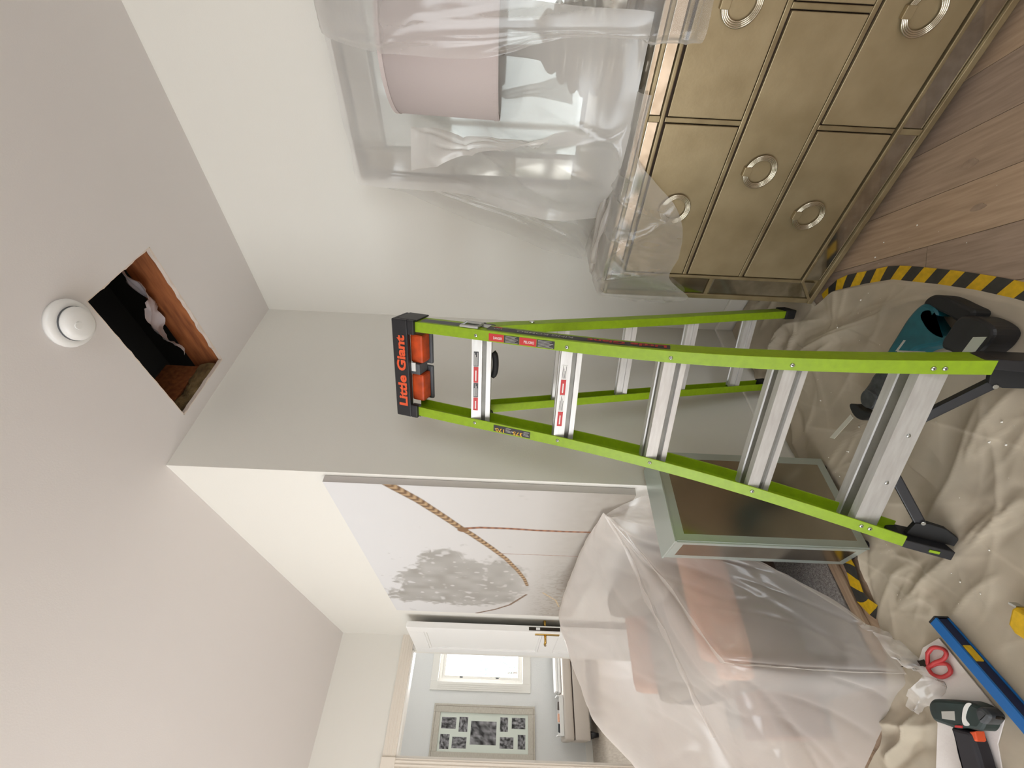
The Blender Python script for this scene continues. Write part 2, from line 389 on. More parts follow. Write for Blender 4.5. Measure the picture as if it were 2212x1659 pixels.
# floor: boards laid diagonally
fl = struct('floor', MB().box(X0-.1, XR+.1, Y0-.1, YD, -.06, -.013), 'sub', label='pale oak board floor laid diagonally')
def clip(poly, nx, ny, c):
    out = []
    for i in range(len(poly)):
        a, b = poly[i], poly[(i+1) % len(poly)]; da, db = nx*a[0]+ny*a[1]-c, nx*b[0]+ny*b[1]-c
        if da <= 0: out.append(a)
        if (da < 0 < db) or (db < 0 < da):
            k = da/(da-db); out.append((a[0]+(b[0]-a[0])*k, a[1]+(b[1]-a[1])*k))
    return out
s2 = math.sqrt(.5); BW = .152
k0 = .815*s2
for i in range(-33, 14):
    q0 = k0+i*BW+.0008; q1 = k0+(i+1)*BW-.0008
    L = 1.75; off = (i*0.617 % 1)*L
    for j in range(-4, 5):
        r0 = j*L+off+.0008; r1 = r0+L-.0016
        poly = [((r+q)*s2, (r-q)*s2) for r, q in ((r0, q0), (r1, q0), (r1, q1), (r0, q1))]
        for nx, ny, c in ((1, 0, XR), (-1, 0, 1.2), (0, 1, 2.0), (0, -1, 2.2)): poly = clip(poly, nx, ny, c) if len(poly) > 2 else poly
        if len(poly) < 3: continue
        cxp = sum(p[0] for p in poly)/len(poly); cyp = sum(p[1] for p in poly)/len(poly)
        me_poly = [((p[0]-cxp)*s2+(p[1]-cyp)*s2, -(p[0]-cxp)*s2+(p[1]-cyp)*s2) for p in poly]
        o = MB().prism(me_poly, -.013, rnd.uniform(-.0004, .0004)).build('plank', ('wood_a', 'wood_b', 'wood_c')[(i*5+j*3) % 3], fl)
        o.location = (cxp, cyp, 0); o.rotation_euler = (0, 0, math.pi/4)
for nm, (kx, ky, a, b) in dict(k1=(1.32, .43, .024, .013), k2=(1.20, .50, .02, .009)).items():
    kn = MB().prism([(a*math.cos(t_)*(1+.2*math.sin(3*t_)), b*math.sin(t_)) for t_ in np.linspace(0, 2*math.pi, 16, endpoint=False)], -.002, .0009).build('wood_knot', 'knot', fl)
    kn.location = (kx, ky, 0); kn.rotation_euler = (0, 0, math.pi/4)
# remaining floor area far from the camera
struct('floor_far', MB().box(X0-.1, XP, 2.0, YD, -.013, 0).box(X0-.1, -1.2, Y0-.1, 2.0, -.013, 0).box(-1.2, XR, Y0-.1, -2.2, -.013, 0), 'wood_a', label='pale wooden floor at the far side of the bedroom')
# baseboards
def base(name, dims, label): return MB().box(*dims).build(name, 'trim', None, bevel=.006, kind='structure', label=label)
base('baseboard_back', (XP, XR-.016, YB-.016, YB, 0, .105), 'white baseboard under the shaded wall')
base('baseboard_right', (XR-.016, XR, Y0, YB, 0, .105), 'white baseboard behind the dresser')
base('baseboard_side', (XP-.016, XP, YB-.016, YD, 0, .105), 'white baseboard under the canvas wall')
# hall beyond the doorway
HYW = 7.1
struct('floor_hall', MB().box(-1.2, 2.4, YD, HYW, -.06, 0), mat('hall_boards', (196, 184, 170), .45, rgb2=(170, 156, 140), vscale=5, stretch=(14, 1.2, 1)), label='pale boards of the hall floor')
struct('ceiling_hall', MB().box(-1.2, 2.4, YD+.12, HYW+.1, HC, HC+.05), 'hallwall', label='white hall ceiling')
struct('wall_hall_back', MB().box(-1.2, .90, HYW, HYW+.12, 0, HC).box(1.60, 2.4, HYW, HYW+.12, 0, HC).box(.90, 1.60, HYW, HYW+.12, 0, .90).box(.90, 1.60, HYW, HYW+.12, 2.06, HC), 'hallwall', label='white hall wall with the small window')
struct('wall_hall_left', MB().box(-1.3, -1.2, YD+.12, HYW+.1, 0, HC), 'hallwall', label='left white wall of the hall')
struct('wall_hall_right', MB().box(2.4, 2.5, YD+.12, HYW+.1, 0, HC), 'hallwall', label='right white wall of the hall')
struct('wall_hall_front', MB().box(XP+.1, 2.4, YD, YD+.12, 0, HC), 'hallwall', label='hall side of the bedroom wall')
base('baseboard_hall', (-1.2, 2.4, HYW-.014, HYW, 0, .09), 'white hall baseboard')
# door casing with reeds and corner block
tr = MB().box(-.04, DX0, YD-.018, YD, 0, DZ).box(-.04, XP, YD-.018, YD, DZ, DZ+.10).build('trim_1', 'casing', None, kind='structure', label='reeded cream casing around the bedroom doorway')
for k in range(4):
    MB().box(-.028+k*.022, -.018+k*.022, YD-.023, YD-.017, 0, DZ).build('reed', 'casing', tr, bevel=.002)
    MB().box(.075, XP, YD-.023, YD-.017, DZ+.012+k*.022, DZ+.022+k*.022).build('reed', 'casing', tr, bevel=.002)
MB().box(-.045, .065, YD-.028, YD-.017, DZ-.005, DZ+.105).build('corner_block', 'casing', tr, bevel=.004)
MB().box(DX0, DX0+.015, YD, YD+.12, 0, DZ).box(DX1-.012, DX1, YD+.02, YD+.12, 0, DZ).box(DX0+.015, DX1-.012, YD, YD+.12, DZ-.015, DZ).build('jamb_lining', 'trim', tr)
# open door leaf
dr = empty('door_1', (.772, 4.425, 0), math.atan2(-.72, .03), 'white panelled door standing open against the canvas wall', None, kind='structure')
dz1 = 1.985; dw = .725; th = .044
leaf = MB().box(0, .11, 0, th, .012, dz1).box(dw-.11, dw, 0, th, .012, dz1).box(.11, dw-.11, 0, th, .012, .20).box(.11, dw-.11, 0, th, .80, .93).box(.11, dw-.11, 0, th, 1.86, dz1)
leaf.build('door_leaf', 'door', dr, bevel=.003)
for a, b in ((.20, .80), (.93, 1.86)):
    MB().box(.112, dw-.112, .010, th-.010, a+.001, b-.001).build('door_panel', 'door', dr)
    mo = MB()
    for (x0, x1, z0, z1) in ((.112, .132, a, b), (dw-.132, dw-.112, a, b), (.132, dw-.132, a, a+.02), (.132, dw-.132, b-.02, b)): mo.box(x0, x1, .002, .012, z0+.001, z1-.001)
    mo.build('panel_moulding', 'door', dr, bevel=.003)
for s_, nm in ((-1, 'front'), (1, 'back')):
    y_ = 0 if s_ < 0 else th
    ph = MB().box(dw-.072, dw-.038, min(y_, y_+s_*.006), max(y_, y_+s_*.006), .80, .99).build('handle_plate', 'brass', dr, bevel=.003)
    MB().tube([(dw-.055, y_+s_*.004, .91), (dw-.055, y_+s_*.045, .91), (dw-.062, y_+s_*.055, .91), (dw-.10, y_+s_*.057, .912), (dw-.145, y_+s_*.055, .905), (dw-.165, y_+s_*.048, .90)], [.009, .009, .010, .008, .007, .009], 10).build('lever', 'brass', ph, smooth=True)
MB().box(dw, dw+.002, .010, .034, .80, 1.04).build('latch_plate', 'darkmetal', dr)
MB().box(dw+.002, dw+.008, .014, .030, .955, .985).build('latch_bolt', 'white', dr)
# hall window
wn = empty('window_1', (0, HYW, 0), 0, 'bright hall window with white frame', None, kind='structure')
fr_ = MB()
for d in ((.90, .945, .94, 2.02), (1.555, 1.60, .94, 2.02), (.90, 1.60, .90, .94), (.90, 1.60, 2.02, 2.06)): fr_.box(d[0], d[1], .03, .075, d[2], d[3])
fr_.build('window_frame', 'trim', wn)
sa = MB()
for d in ((.945, .975, .94, 2.02), (1.525, 1.555, .94, 2.02), (.975, 1.525, .94, .965), (.975, 1.525, 1.975, 2.02)): sa.box(d[0], d[1], .040, .065, d[2], d[3])
sa.build('sash', 'trim', wn)
MB().box(.975, 1.525, .05, .055, .965, 1.975).build('pane', 'glass', wn)
cs = MB()
for d in ((.80, .90, .79, 2.16), (1.60, 1.70, .79, 2.16), (.90, 1.60, 2.06, 2.16), (.90, 1.60, .79, .90)): cs.box(d[0], d[1], -.02, 0, d[2], d[3])
cs.build('window_casing', 'trim', wn, bevel=.004)
for k in range(3): MB().box(.822+k*.022, .834+k*.022, -.026, -.019, .90, 2.06).build('reed', 'trim', wn)
for zz in (1.25, 1.75): MB().box(.955, .968, .034, .042, zz-.02, zz+.02).build('catch', 'greyp', wn)
# shrub outside the hall window
sh = empty('garden_shrub', (1.3, 8.9, -.4), 0, 'pale shrub outside the hall window', 'shrub')
MB().tube([(0, 0, 0), (.03, 0, .7), (-.02, .02, 1.5)], [.03, .025, .012]).build('stem', 'bark', sh)
r = random.Random(8); lf = MB()
for k in range(260):
    c = Vector((r.uniform(-.55, .55), r.uniform(-.25, .25), r.uniform(.9, 1.95))); a = Vector((r.gauss(0, 1), r.gauss(0, 1), r.gauss(0, 1))).normalized(); b = a.orthogonal().normalized()
    l, w = r.uniform(.03, .06), r.uniform(.012, .02); n_ = a.cross(b)*.003
    lf.add([c-a*l, c+b*w+n_, c+a*l, c-b*w+n_], [(0, 1, 2, 3)])
tag(lf.build('foliage', 'leaf', sh), kind='stuff')
# bedroom windows behind the camera
for nm, ax in (('window_2', 'x'), ('window_3', 'y')):
    w_ = empty(nm, (0, 0, 0), 0, 'wide bedroom window in the left wall' if ax == 'x' else 'bedroom window in the wall opposite the ladder', None, kind='structure'); fb = MB()
    if ax == 'x':
        for a, b, c, d in ((.3, .35, .35, 2.25), (3.45, 3.5, .35, 2.25), (.35, 3.45, .35, .40), (.35, 3.45, 2.2, 2.25), (1.87, 1.93, .40, 2.2)): fb.box(X0-.07, X0-.02, a, b, c, d)
    else:
        for a, b, c, d in ((-1.4, -1.35, .45, 2.25), (.15, .2, .45, 2.25), (-1.35, .15, .45, .5), (-1.35, .15, 2.2, 2.25), (-.63, -.57, .5, 2.2)): fb.box(a, b, Y0-.07, Y0-.02, c, d)
    fb.build('window_frame', 'trim', w_)
# ------------------------------------------------------------------ the green step ladder
LZ = 1.4017                       # height of the top step's rivets
LEAN = 0.31356
lad = empty('step_ladder', (.9943, 1.0861, 0), math.radians(114.836-180), 'lime green fibreglass step ladder with aluminium steps and black cap', 'ladder')
sL, cL = math.sin(LEAN), math.cos(LEAN)
Dn = Vector((0, -sL, -cL)); NB = Vector((0, cL, -sL)); LX = Vector((1, 0, 0)); O0 = Vector((0, 0, LZ))
def FP(x, s, d=0.0): return O0+LX*x+Dn*s+NB*d          # point in the front frame: across, down the rail, depth behind the face
RS = [-.27, 0, .305, .61, .915, 1.22, 1.323]; RW = [.1575, .1625, .1665, .1785, .2045, .2450, .2605]
pf = np.polyfit(RS, RW, 4)
def rw(s): return float(np.polyval(pf, s))
def channel(path, xo, xi, depth, frame, t=.0045):
    """C-section: web on the outer side, flanges turned inwards"""
    def sec(i):
        o, n_ = xo(i), xi(i); sg = 1 if o > n_ else -1
        q = [(o, 0), (n_, 0), (n_, t), (o-sg*t, t), (o-sg*t, depth-t), (n_, depth-t), (n_, depth), (o, depth)]
        return [frame(i, x, d) for x, d in q]
    return MB().sweep(path, sec)
ss = np.linspace(-.255, 1.323, 34)
for sg in (1, -1):
    rail = channel(ss, lambda i: sg*(rw(ss[i])+.021), lambda i: sg*(rw(ss[i])-.015), .072, lambda i, x, d: FP(x, ss[i], d)).build('front_rail', 'green', lad, bevel=.0015)
    for k in range(5):
        for e in ((0,) if k < 4 else (-.009, .013)):
            s = .305*k+e; c = FP(sg*rw(s), s, 0)
            rv = MB().lathe([(.0001, .0025), (.0045, .0022), (.0062, 0), (.0001, 0)], c, -NB, 14).build('rivet', 'steel', rail, smooth=True)
            MB().lathe([(.0001, .0029), (.002, .0028), (.0001, .0024)], c, -NB, 8).build('rivet_pin', 'blackp', rv)
# steps
PR = [(0, 0), (.021, 0), (.0225, -.005), (.046, -.005), (.0475, 0), (.070, 0), (.070, -.066), (0, -.066), (0, -.050), (.010, -.049), (.010, -.036), (0, -.035)]
for k in range(5):
    s = .305*k; w = rw(s)-.0005; c = FP(0, s, .008 if k < 4 else .015); z0 = .016 if k < 4 else .030
    hw = rw(s)+.014
    pr = PR if k < 4 else [(0, 0), (.024, 0), (.0255, -.005), (.054, -.005), (.0555, 0), (.082, 0), (.082, -.072), (0, -.072)]
    st = MB().sweep([0, 1], lambda i: [Vector(((-hw, hw)[i], c.y+a, c.z+z0+b)) for a, b in pr]).build('step', 'alu', lad)
    g0, g1 = pr[2][0], pr[3][0]
    MB().box(-hw+.002, hw-.002, c.y+g0, c.y+g1, c.z+z0-.0049, c.z+z0-.0042).build('tread_groove', 'alu_dark', st)
    if k < 4: MB().box(-hw+.002, hw-.002, c.y+.0085, c.y+.0099, c.z+z0-.0488, c.z+z0-.0362).build('lip_shade_strip', 'alu_dark', st)  # darker strip paints the shade in the recess under the front lip
    if k == 4:
        for xx in (-.10, .05): MB().lathe([(.0001, .0028), (.0045, .0025), (.0062, 0), (.0001, 0)], (xx, c.y, c.z+z0-.044), (0, -1, 0), 12).build('rivet', 'steel', st, smooth=True)
    yf = c.y-.0006
    if k in (0, 1):
        bands = ((.105, .05, 'sticker'), (.05, -.01, 'ink_red'), (-.01, -.065, 'sticker'), (-.065, -.117, 'ink_red')) if k == 0 else ((.105, .055, 'ink_white'), (.055, .0, 'ink_red'), (0.0, -.06, 'ink_white'), (-.06, -.115, 'ink_red'))
        for bi, (a, b, m_) in enumerate(bands):
            lb = MB().box(b+.001, a-.001, yf-.0004, yf+.001, c.z+z0-.0235, c.z+z0-.007).build('warning_label', m_, st)
            ink = 'ink_white' if m_ != 'ink_white' else 'sticker'
            if m_ == 'ink_red':
                MB().box(b+.008, a-.014, yf-.0007, yf-.0003, c.z+z0-.017, c.z+z0-.013).build('print_line', ink, lb)
            else:
                for q in range(4): MB().box(b+.004, a-.004-.008*((q*7+bi) % 3), yf-.0007, yf-.0003, c.z+z0-.0105-q*.0034, c.z+z0-.0092-q*.0034).build('print_line', ink, lb)
# cap
cap = MB()
co = lambda x0, x1, d0, d1, s0, s1: cap.add([FP(x, s, d) for x in (x0, x1) for d in (d0, d1) for s in (s0, s1)], [(0, 1, 3, 2), (4, 6, 7, 5), (0, 4, 5, 1), (2, 3, 7, 6), (0, 2, 6, 4), (1, 5, 7, 3)])
co(-.186, .186, -.012, .004, -.312, -.252); co(-.186, -.135, -.012, .004, -.252, -.226); co(.135, .186, -.012, .004, -.252, -.226)
cap_o = cap.build('cap', 'blackp', lad, bevel=.004)
cap = MB(); co(-.186, .186, .0045, .088, -.312, -.300); cap.build('cap_top', 'blackp', cap_o, bevel=.004)
for sg in (-1, 1):
    cap = MB(); co(min(sg*.186, sg*.180), max(sg*.186, sg*.180), .0045, .092, -.2995, -.222); cap.build('cap_cheek', 'blackp', cap_o, bevel=.002)
    cap = MB(); a, b = sorted((sg*.022, sg*.128)); co(a, b, .020, .075, -.262, -.212); cap.build('grip_pad', 'orange', cap_o, bevel=.008)
    cap = MB(); a, b = sorted((sg*.004, sg*.138)); co(a, b, .0755, .090, -.285, -.204); cap.build('back_shell', 'greyp', cap_o, bevel=.006)
cap = MB(); co(-.020, .020, .012, .070, -.262, -.222); cap.build('centre_block', 'greyp', cap_o, bevel=.003)
cap = MB(); co(-.006, .026, .006, .010, -.252, -.236); cap.build('white_tag', 'ink_white', cap_o)
lettering('Little Giant', 'ink_orange', cap_o, FP(-.142, -.263, -.0122), LX, -Dn, .036, .272, bold=.038)
# labels on the right rail face
def flabel(sgn, s0, s1, x0, x1, m_, name='rail_label'):
    f = lambda s, x: FP(sgn*(rw(s)+x), s, -.0006)
    return MB().add([f(s0, x0), f(s0, x1), f(s1, x1), f(s1, x0)], [(0, 1, 2, 3)]).build(name, m_, lad)
def print_rows(lb, sgn, s0, s1, x0, x1, n, m_, depth=-.0009):
    for q in range(n):
        xa = x0+(x1-x0)*(q+.25)/n; xb = x0+(x1-x0)*(q+.6)/n; e = s1-(s1-s0)*.12*((q*5) % 3)
        f = lambda s, x: FP(sgn*(rw(s)+x), s, depth)
        MB().add([f(s0, xa), f(s0, xb), f(e, xb), f(e, xa)], [(0, 1, 2, 3)]).build('print_line', m_, lb)
ld = lambda s: (FP(rw(s+.02), s+.02)-FP(rw(s-.02), s-.02)).normalized()
lb = flabel(1, .046, .098, -.011, .014, 'ink_red'); lettering('DANGER', 'ink_white', lb, FP(rw(.062)-.004, .062, -.0008), ld(.07), LX, .009, .030, bold=.01)
lb = flabel(1, .099, .150, -.011, .014, 'sticker'); print_rows(lb, 1, .103, .146, -.010, .013, 6, 'ink_grey')
lb = flabel(1, .151, .207, -.011, .014, 'ink_red'); lettering('PELIGRO', 'ink_white', lb, FP(rw(.166)-.004, .166, -.0008), ld(.17), LX, .009, .034, bold=.01)
lb = flabel(1, .208, .266, -.011, .014, 'sticker'); print_rows(lb, 1, .212, .262, -.010, .013, 6, 'ink_grey')
lb = flabel(-1, .073, .208, -.009, .016, 'sticker'); du = lambda s: (FP(-rw(s-.02), s-.02)-FP(-rw(s+.02), s+.02)).normalized()
lettering('375', 'ink_yellow', lb, FP(-rw(.180)-.001, .180, -.0008), du(.17), -LX, .014, .034, bold=.01)
lettering('170', 'ink_yellow', lb, FP(-rw(.113)-.001, .113, -.0008), du(.10), -LX, .014, .032, bold=.01)
for s_, hh in ((.145, 'kg'), ): lettering('lbs', 'ink_white', lb, FP(-rw(.145)-.003, .145, -.0008), du(.14), -LX, .005)
lettering('kg', 'ink_white', lb, FP(-rw(.082)-.003, .083, -.0008), du(.08), -LX, .005)
print_rows(lb, -1, .184, .204, -.006, .012, 4, 'ink_grey', -.0009); print_rows(lb, -1, .118, .138, -.006, .012, 4, 'ink_grey', -.0009)
# long dark label on the outer side of the right rail
wf = lambda s, d: FP(rw(s)+.0216, s, d)
lw_ = MB(); sv = np.linspace(.030, .605, 14)
lw_.add([wf(s, d) for s in sv for d in (.014, .056)], [(2*i, 2*i+1, 2*i+3, 2*i+2) for i in range(13)])
ll = lw_.build('side_label', 'sticker', lad)
wd = lambda s: (wf(s-.03, .03)-wf(s+.03, .03)).normalized()
off = Vector((.0012, 0, 0))
lettering('KING KOMBO', 'ink_grey', ll, wf(.305, .045)+off, wd(.22), -NB, .017, .185, bold=.015, warp=lambda a, b: wf(.315-a, .044-b)+off)
lettering('Little Giant', 'ink_red', ll, wf(.592, .049)+off*2.2, wd(.46), -NB, .026, .235, bold=.03, warp=lambda a, b: wf(.595-a, .048-b)+off)
lettering('USA', 'ink_grey', ll, wf(.078, .045)+off, wd(.06), -NB, .012, .030, bold=.01, warp=lambda a, b: wf(.078-a, .040-b)+off)
MB().add([wf(s, d)+off*.6 for s in (.045, .075) for d in (.047, .055)], [(0, 1, 3, 2)]).build('flag_print', 'ink_red', ll)
lt = MB(); lt.add([wf(s, d) for s in (-.215, -.07) for d in (.012, .05)], [(0, 1, 3, 2)]); lt.build('side_label', 'greyp', lad)
# dark strip inside the left rail
ib = MB(); sv = np.linspace(.045, .86, 14); ib.add([FP(-(rw(s)+.0160), s, d) for s in sv for d in (.012, .030)], [(2*i, 2*i+1, 2*i+3, 2*i+2) for i in range(13)]); ib.build('inner_label', 'sticker', lad)
# zinc lock bracket on the right rail
def loop_path(s0, s1, d0, d1, xo): return [wf(s, d)+LX*xo for s, d in ((s0, d0), (s1, d0), (s1, d1), (s0, d1))]
lk = MB().tube(loop_path(-.055, .004, .002, .052, .006), .005, 8, True).build('lock_bracket', 'steel', lad)
MB().box(-.001, .001, -.001, .001, -.001, .001)
lkp = MB(); lkp.add([wf(s, d)+LX*.001 for s in (-.05, .03) for d in (.03, .068)], [(0, 1, 3, 2)]); lkp.build('bracket_plate', 'steel', lk)
for sg in (1, -1):
    c = FP(sg*(rw(0)+.004), .015, .085)
    MB().lathe([(.0001, -.012), (.022, -.012), (.024, 0), (.022, .012), (.0001, .012)], c, LX, 20).build('hinge_knob', 'blackp', lad, smooth=True)
# carry strap behind the top step
MB().tube([FP(x, .03+.014*math.sin(math.pi*t)**.3, .080) for t, x in zip(np.linspace(.001, .999, 14), np.linspace(-.005, .085, 14))], .011, 8).build('carry_strap', 'blackr', lad, smooth=True)
# rear frame
rp0, rp1 = Vector((0, .095, 1.365)), Vector((0, .512, .035))
rd = (rp1-rp0).normalized(); rn = Vector((0, -rd.z, rd.y)); rn = rn if rn.y > 0 else -rn
RL = (rp1-rp0).length
def RP(x, s, d=0): return rp0+LX*x+rd*s+rn*d
for sg in (1, -1):
    pts_ = [0, .2, .5, .8, 1.1, RL-.015]; ro = [.158, .160, .163, .167, .173, .178]
    rr = channel(pts_, lambda i: sg*(ro[i]+.012), lambda i: sg*(ro[i]-.020), .052, lambda i, x, d: RP(x, pts_[i], d)).build('rear_rail', 'green', lad, bevel=.0015)
    ft = MB(); c = RP(sg*(ro[-1]-.004), RL-.025, .026); ft.obox(c, LX*.021, rn*.033, rd*.026)
    ft.build('rear_foot', 'blackr', lad, bevel=.006)
    ex = MB().obox(RP(sg*(.158-.004), -.004, .026), LX*.0165, rn*.0265, rd*.006).build('rail_plug', 'blackp', rr, bevel=.002)
    for q in (.17, .55): MB().lathe([(.0001, .002), (.009, .002), (.010, 0), (.0001, 0)], RP(sg*(.1735), q, .026), LX*sg, 12).build('rivet', 'steel', rr)
for z_ in (1.085, .808, .530, .245):
    s = (1.365-z_)/-rd.z; c = RP(0, s, .010); hw = .150+.012*s
    st = MB().sweep([0, 1], lambda i: [Vector(((-hw, hw)[i], c.y+a, c.z+b)) for a, b in ((0, .022), (.012, .024), (.014, .019), (.026, .019), (.028, .024), (.038, .022), (.038, -.022), (.028, -.022), (.026, -.017), (.014, -.017), (.012, -.022), (0, -.022), (0, -.004), (.004, -.003), (.004, .004), (0, .005))]).build('rear_step', 'alu', lad)
# front feet and braces
for sg in (1, -1):
    e = 1.323; w = rw(e)
    ft = MB(); s0, s1 = 1.300, 1.462
    f = lambda x, s, d: FP(sg*x, s, d)
    def zfloor(x, d):   # slide down the rail direction until the pad meets the cloth
        b_ = f(x, 0, d); return (b_.z-.028)/cL
    xa, xb = w-.002, w+.030
    vs = [f(xa+.006, s0, .006), f(xb-.012, s0, .006), f(xb-.012, s0, .066), f(xa+.006, s0, .066)]
    vs += [f(xa, 1.323, .001), f(xb-.006, 1.323, .001), f(xb-.006, 1.323, .073), f(xa, 1.323, .073)]
    vs += [f(xa+.004, zfloor(xa, 0)-.004, 0), f(xb+.002, zfloor(xb, 0)-.004, 0), f(xb+.002, zfloor(xb, .078), .078), f(xa+.004, zfloor(xa, .078), .078)]
    fs = [(3, 2, 1, 0), (8, 9, 10, 11)]
    for k in (0, 4):
        for i in range(4): fs.append((k+i, k+(i+1) % 4, k+4+(i+1) % 4, k+4+i))
    ft.add(vs, fs); foot = ft.build('foot_shoe', 'blackp', lad, bevel=.003)
    MB().obox(f(w+.015, 1.395, -.001), LX*.004, NB*.001, Dn*.012).build('foot_mark', 'green', foot)
    # rounded web of the shoe towards the inside
    web = MB(); arc = [(w-.002, 1.335), (w-.045, 1.345), (w-.052, 1.375), (w-.046, 1.415), (w-.025, 1.450), (w+.004, 1.464)]
    web.sweep([0, 1], lambda i: [f(x, s, (.030, .045)[i]) for x, s in arc]); web.build('shoe_web', 'blackr', foot, bevel=.002)
    p0, p1 = f(w-.03, 1.37, .040), f(.090, 1.262, .058); d_ = (p1-p0).normalized(); v_ = d_.cross(NB).normalized()
    MB().obox((p0+p1)/2, d_*((p1-p0).length/2), v_*.013, NB*.009).build('brace', 'blackp', lad, bevel=.003)
    MB().lathe([(.0001, .001), (.005, .001), (.006, 0), (.0001, 0)], f(w-.05, 1.36, .028), -NB, 10).build('brace_rivet', 'steel', lad)
# ------------------------------------------------------------------ dresser against the right wall
DXF = 1.496; DYL, DYR = 1.052, -.79; DTOP = .925
dre = empty('dresser', (DXF, (DYL+DYR)/2, 0), 0, 'champagne silver-leaf dresser with ring pulls and mirrored borders', 'dresser')
ox, oy = -DXF, -(DYL+DYR)/2
def dbox(name, m, x0, x1, y0, y1, z0, z1, parent=None, bevel=0.0): return MB().box(x0+ox, x1+ox, y0+oy, y1+oy, z0, z1).build(name, m, parent or dre, bevel=bevel)
dbox('body', 'framewood', DXF+.012, XR-.022, DYR+.005, DYL-.005, .045, DTOP-.018)
top = dbox('top', 'antique', DXF+.002, XR-.020, DYR, DYL, DTOP-.018, DTOP, bevel=.003)
IY0, IY1, IZ0, IZ1 = DYR+.112, DYL-.112, .132, .848          # drawer field
# front borders: thin outer and inner wooden rims with mirrored strips between
def rim(y0, y1, z0, z1, th=.006): return dbox('border_rim', 'framewood', DXF-th, DXF+.012, y0, y1, z0, z1, bevel=.003)
rim(DYR, DYL, .030, .050, .010); rim(DYR, DYL, DTOP-.030, DTOP-.018, .006); rim(DYL-.022, DYL, .05, DTOP-.03); rim(DYR, DYR+.022, .05, DTOP-.03)
rim(IY0-.013, IY1+.013, IZ0-.013, IZ0, .012); rim(IY0-.013, IY1+.013, IZ1, IZ1+.012, .010); rim(IY1, IY1+.013, IZ0, IZ1, .012); rim(IY0-.013, IY0, IZ0, IZ1, .012)
dv = [.405, -.143]
def mstrip(y0, y1, z0, z1): return dbox('mirror_strip', 'antique', DXF-.001, DXF+.012, y0, y1, z0, z1, bevel=.0015)
ys_ = [IY0-.012, dv[1], dv[0], IY1+.012]
for a, b in zip(ys_[:-1], ys_[1:]):
    mstrip(a+.009, b-.009, .052, IZ0-.015); mstrip(a+.009, b-.009, IZ1+.014, DTOP-.031)
for yv in dv:
    dbox('border_bar', 'framewood', DXF-.005, DXF+.012, yv-.008, yv+.008, .051, IZ0-.014); dbox('border_bar', 'framewood', DXF-.005, DXF+.012, yv-.008, yv+.008, IZ1+.013, DTOP-.031)
for y0, y1 in ((IY1+.015, DYL-.024), (DYR+.024, IY0-.015)):
    for z0, z1 in ((.065, .475), (.497, DTOP-.035)): mstrip(y0, y1, z0, z1)
    dbox('border_bar', 'framewood', DXF-.004, DXF+.012, y0-.004, y1+.004, .478, .494)
for (ya, yb) in ((IY1+.002, DYL-.006), (IY0-.002, DYR+.006)):      # mitre bars at the lower corners
    a, b = Vector((DXF-.004+ox, ya+oy, IZ0-.004)), Vector((DXF-.004+ox, yb+oy, .040)); d_ = (b-a).normalized()
    MB().obox((a+b)/2, d_*((b-a).length/2), Vector((.004, 0, 0)), d_.cross(Vector((1, 0, 0)))*.005).build('mitre_bar', 'framewood', dre)
# drawers
rows = [((.615, .840), [(dv[0]+.010, IY1-.004), (dv[1]+.010, dv[0]-.010), (IY0+.004, dv[1]-.010)]),
        ((.390, .592), [(.131+.010, IY1-.004), (IY0+.004, .131-.010)]),
        ((.140, .367), [(dv[0]+.010, IY1-.004), (dv[1]+.010, dv[0]-.010), (IY0+.004, dv[1]-.010)])]
dbox('drawer_recess', 'gap', DXF+.001, DXF+.0118, IY0+.0005, IY1-.0005, IZ0+.0005, IZ1-.0005)
for z0, z1 in ((.597, .611), (.372, .386)): dbox('drawer_rail', 'framewood', DXF-.006, DXF+.001, IY0, IY1, z0, z1, bevel=.002)
for (z0, z1), cells in rows:
    for i, (y0, y1) in enumerate(cells):
        if i: yv = (cells[i-1][0]+y1)/2; dbox('drawer_stile', 'framewood', DXF-.006, DXF+.001, yv-.007, yv+.007, z0-.004, z1+.004, bevel=.002)
        dw_ = dbox('drawer', 'silverleaf', DXF-.010, DXF+.0005, y0, y1, z0, z1, bevel=.002)
        yc, zc = (y0+y1)/2, (z0+z1)/2+.002
        R_ = .050
        hb = MB()
        for q in range(4): hb.tube([(DXF-.0185+ox+.0006*q, yc+oy+(R_-.0042*q)*math.sin(t_), zc+(R_-.0042*q)*math.cos(t_)) for t_ in np.linspace(0, 2*math.pi, 36, endpoint=False)], .0026, 6, True)
        hb.build('ring_pull', 'chrome', dw_, smooth=True)
        MB().box(DXF-.024+ox, DXF-.010+ox, yc-.014+oy, yc+.014+oy, zc+R_-.020, zc+R_+.006).build('pull_mount', 'silverleaf', dw_, bevel=.002)
for yy in (DYL-.05, DYR+.05):
    for xx in (DXF+.045, XR-.07): MB().lathe([(.0001, 0), (.018, 0), (.026, .02), (.034, .044), (.0001, .044)], (xx+ox, yy+oy, .001), n=16).build('bun_foot', 'darkwood', dre, smooth=True)
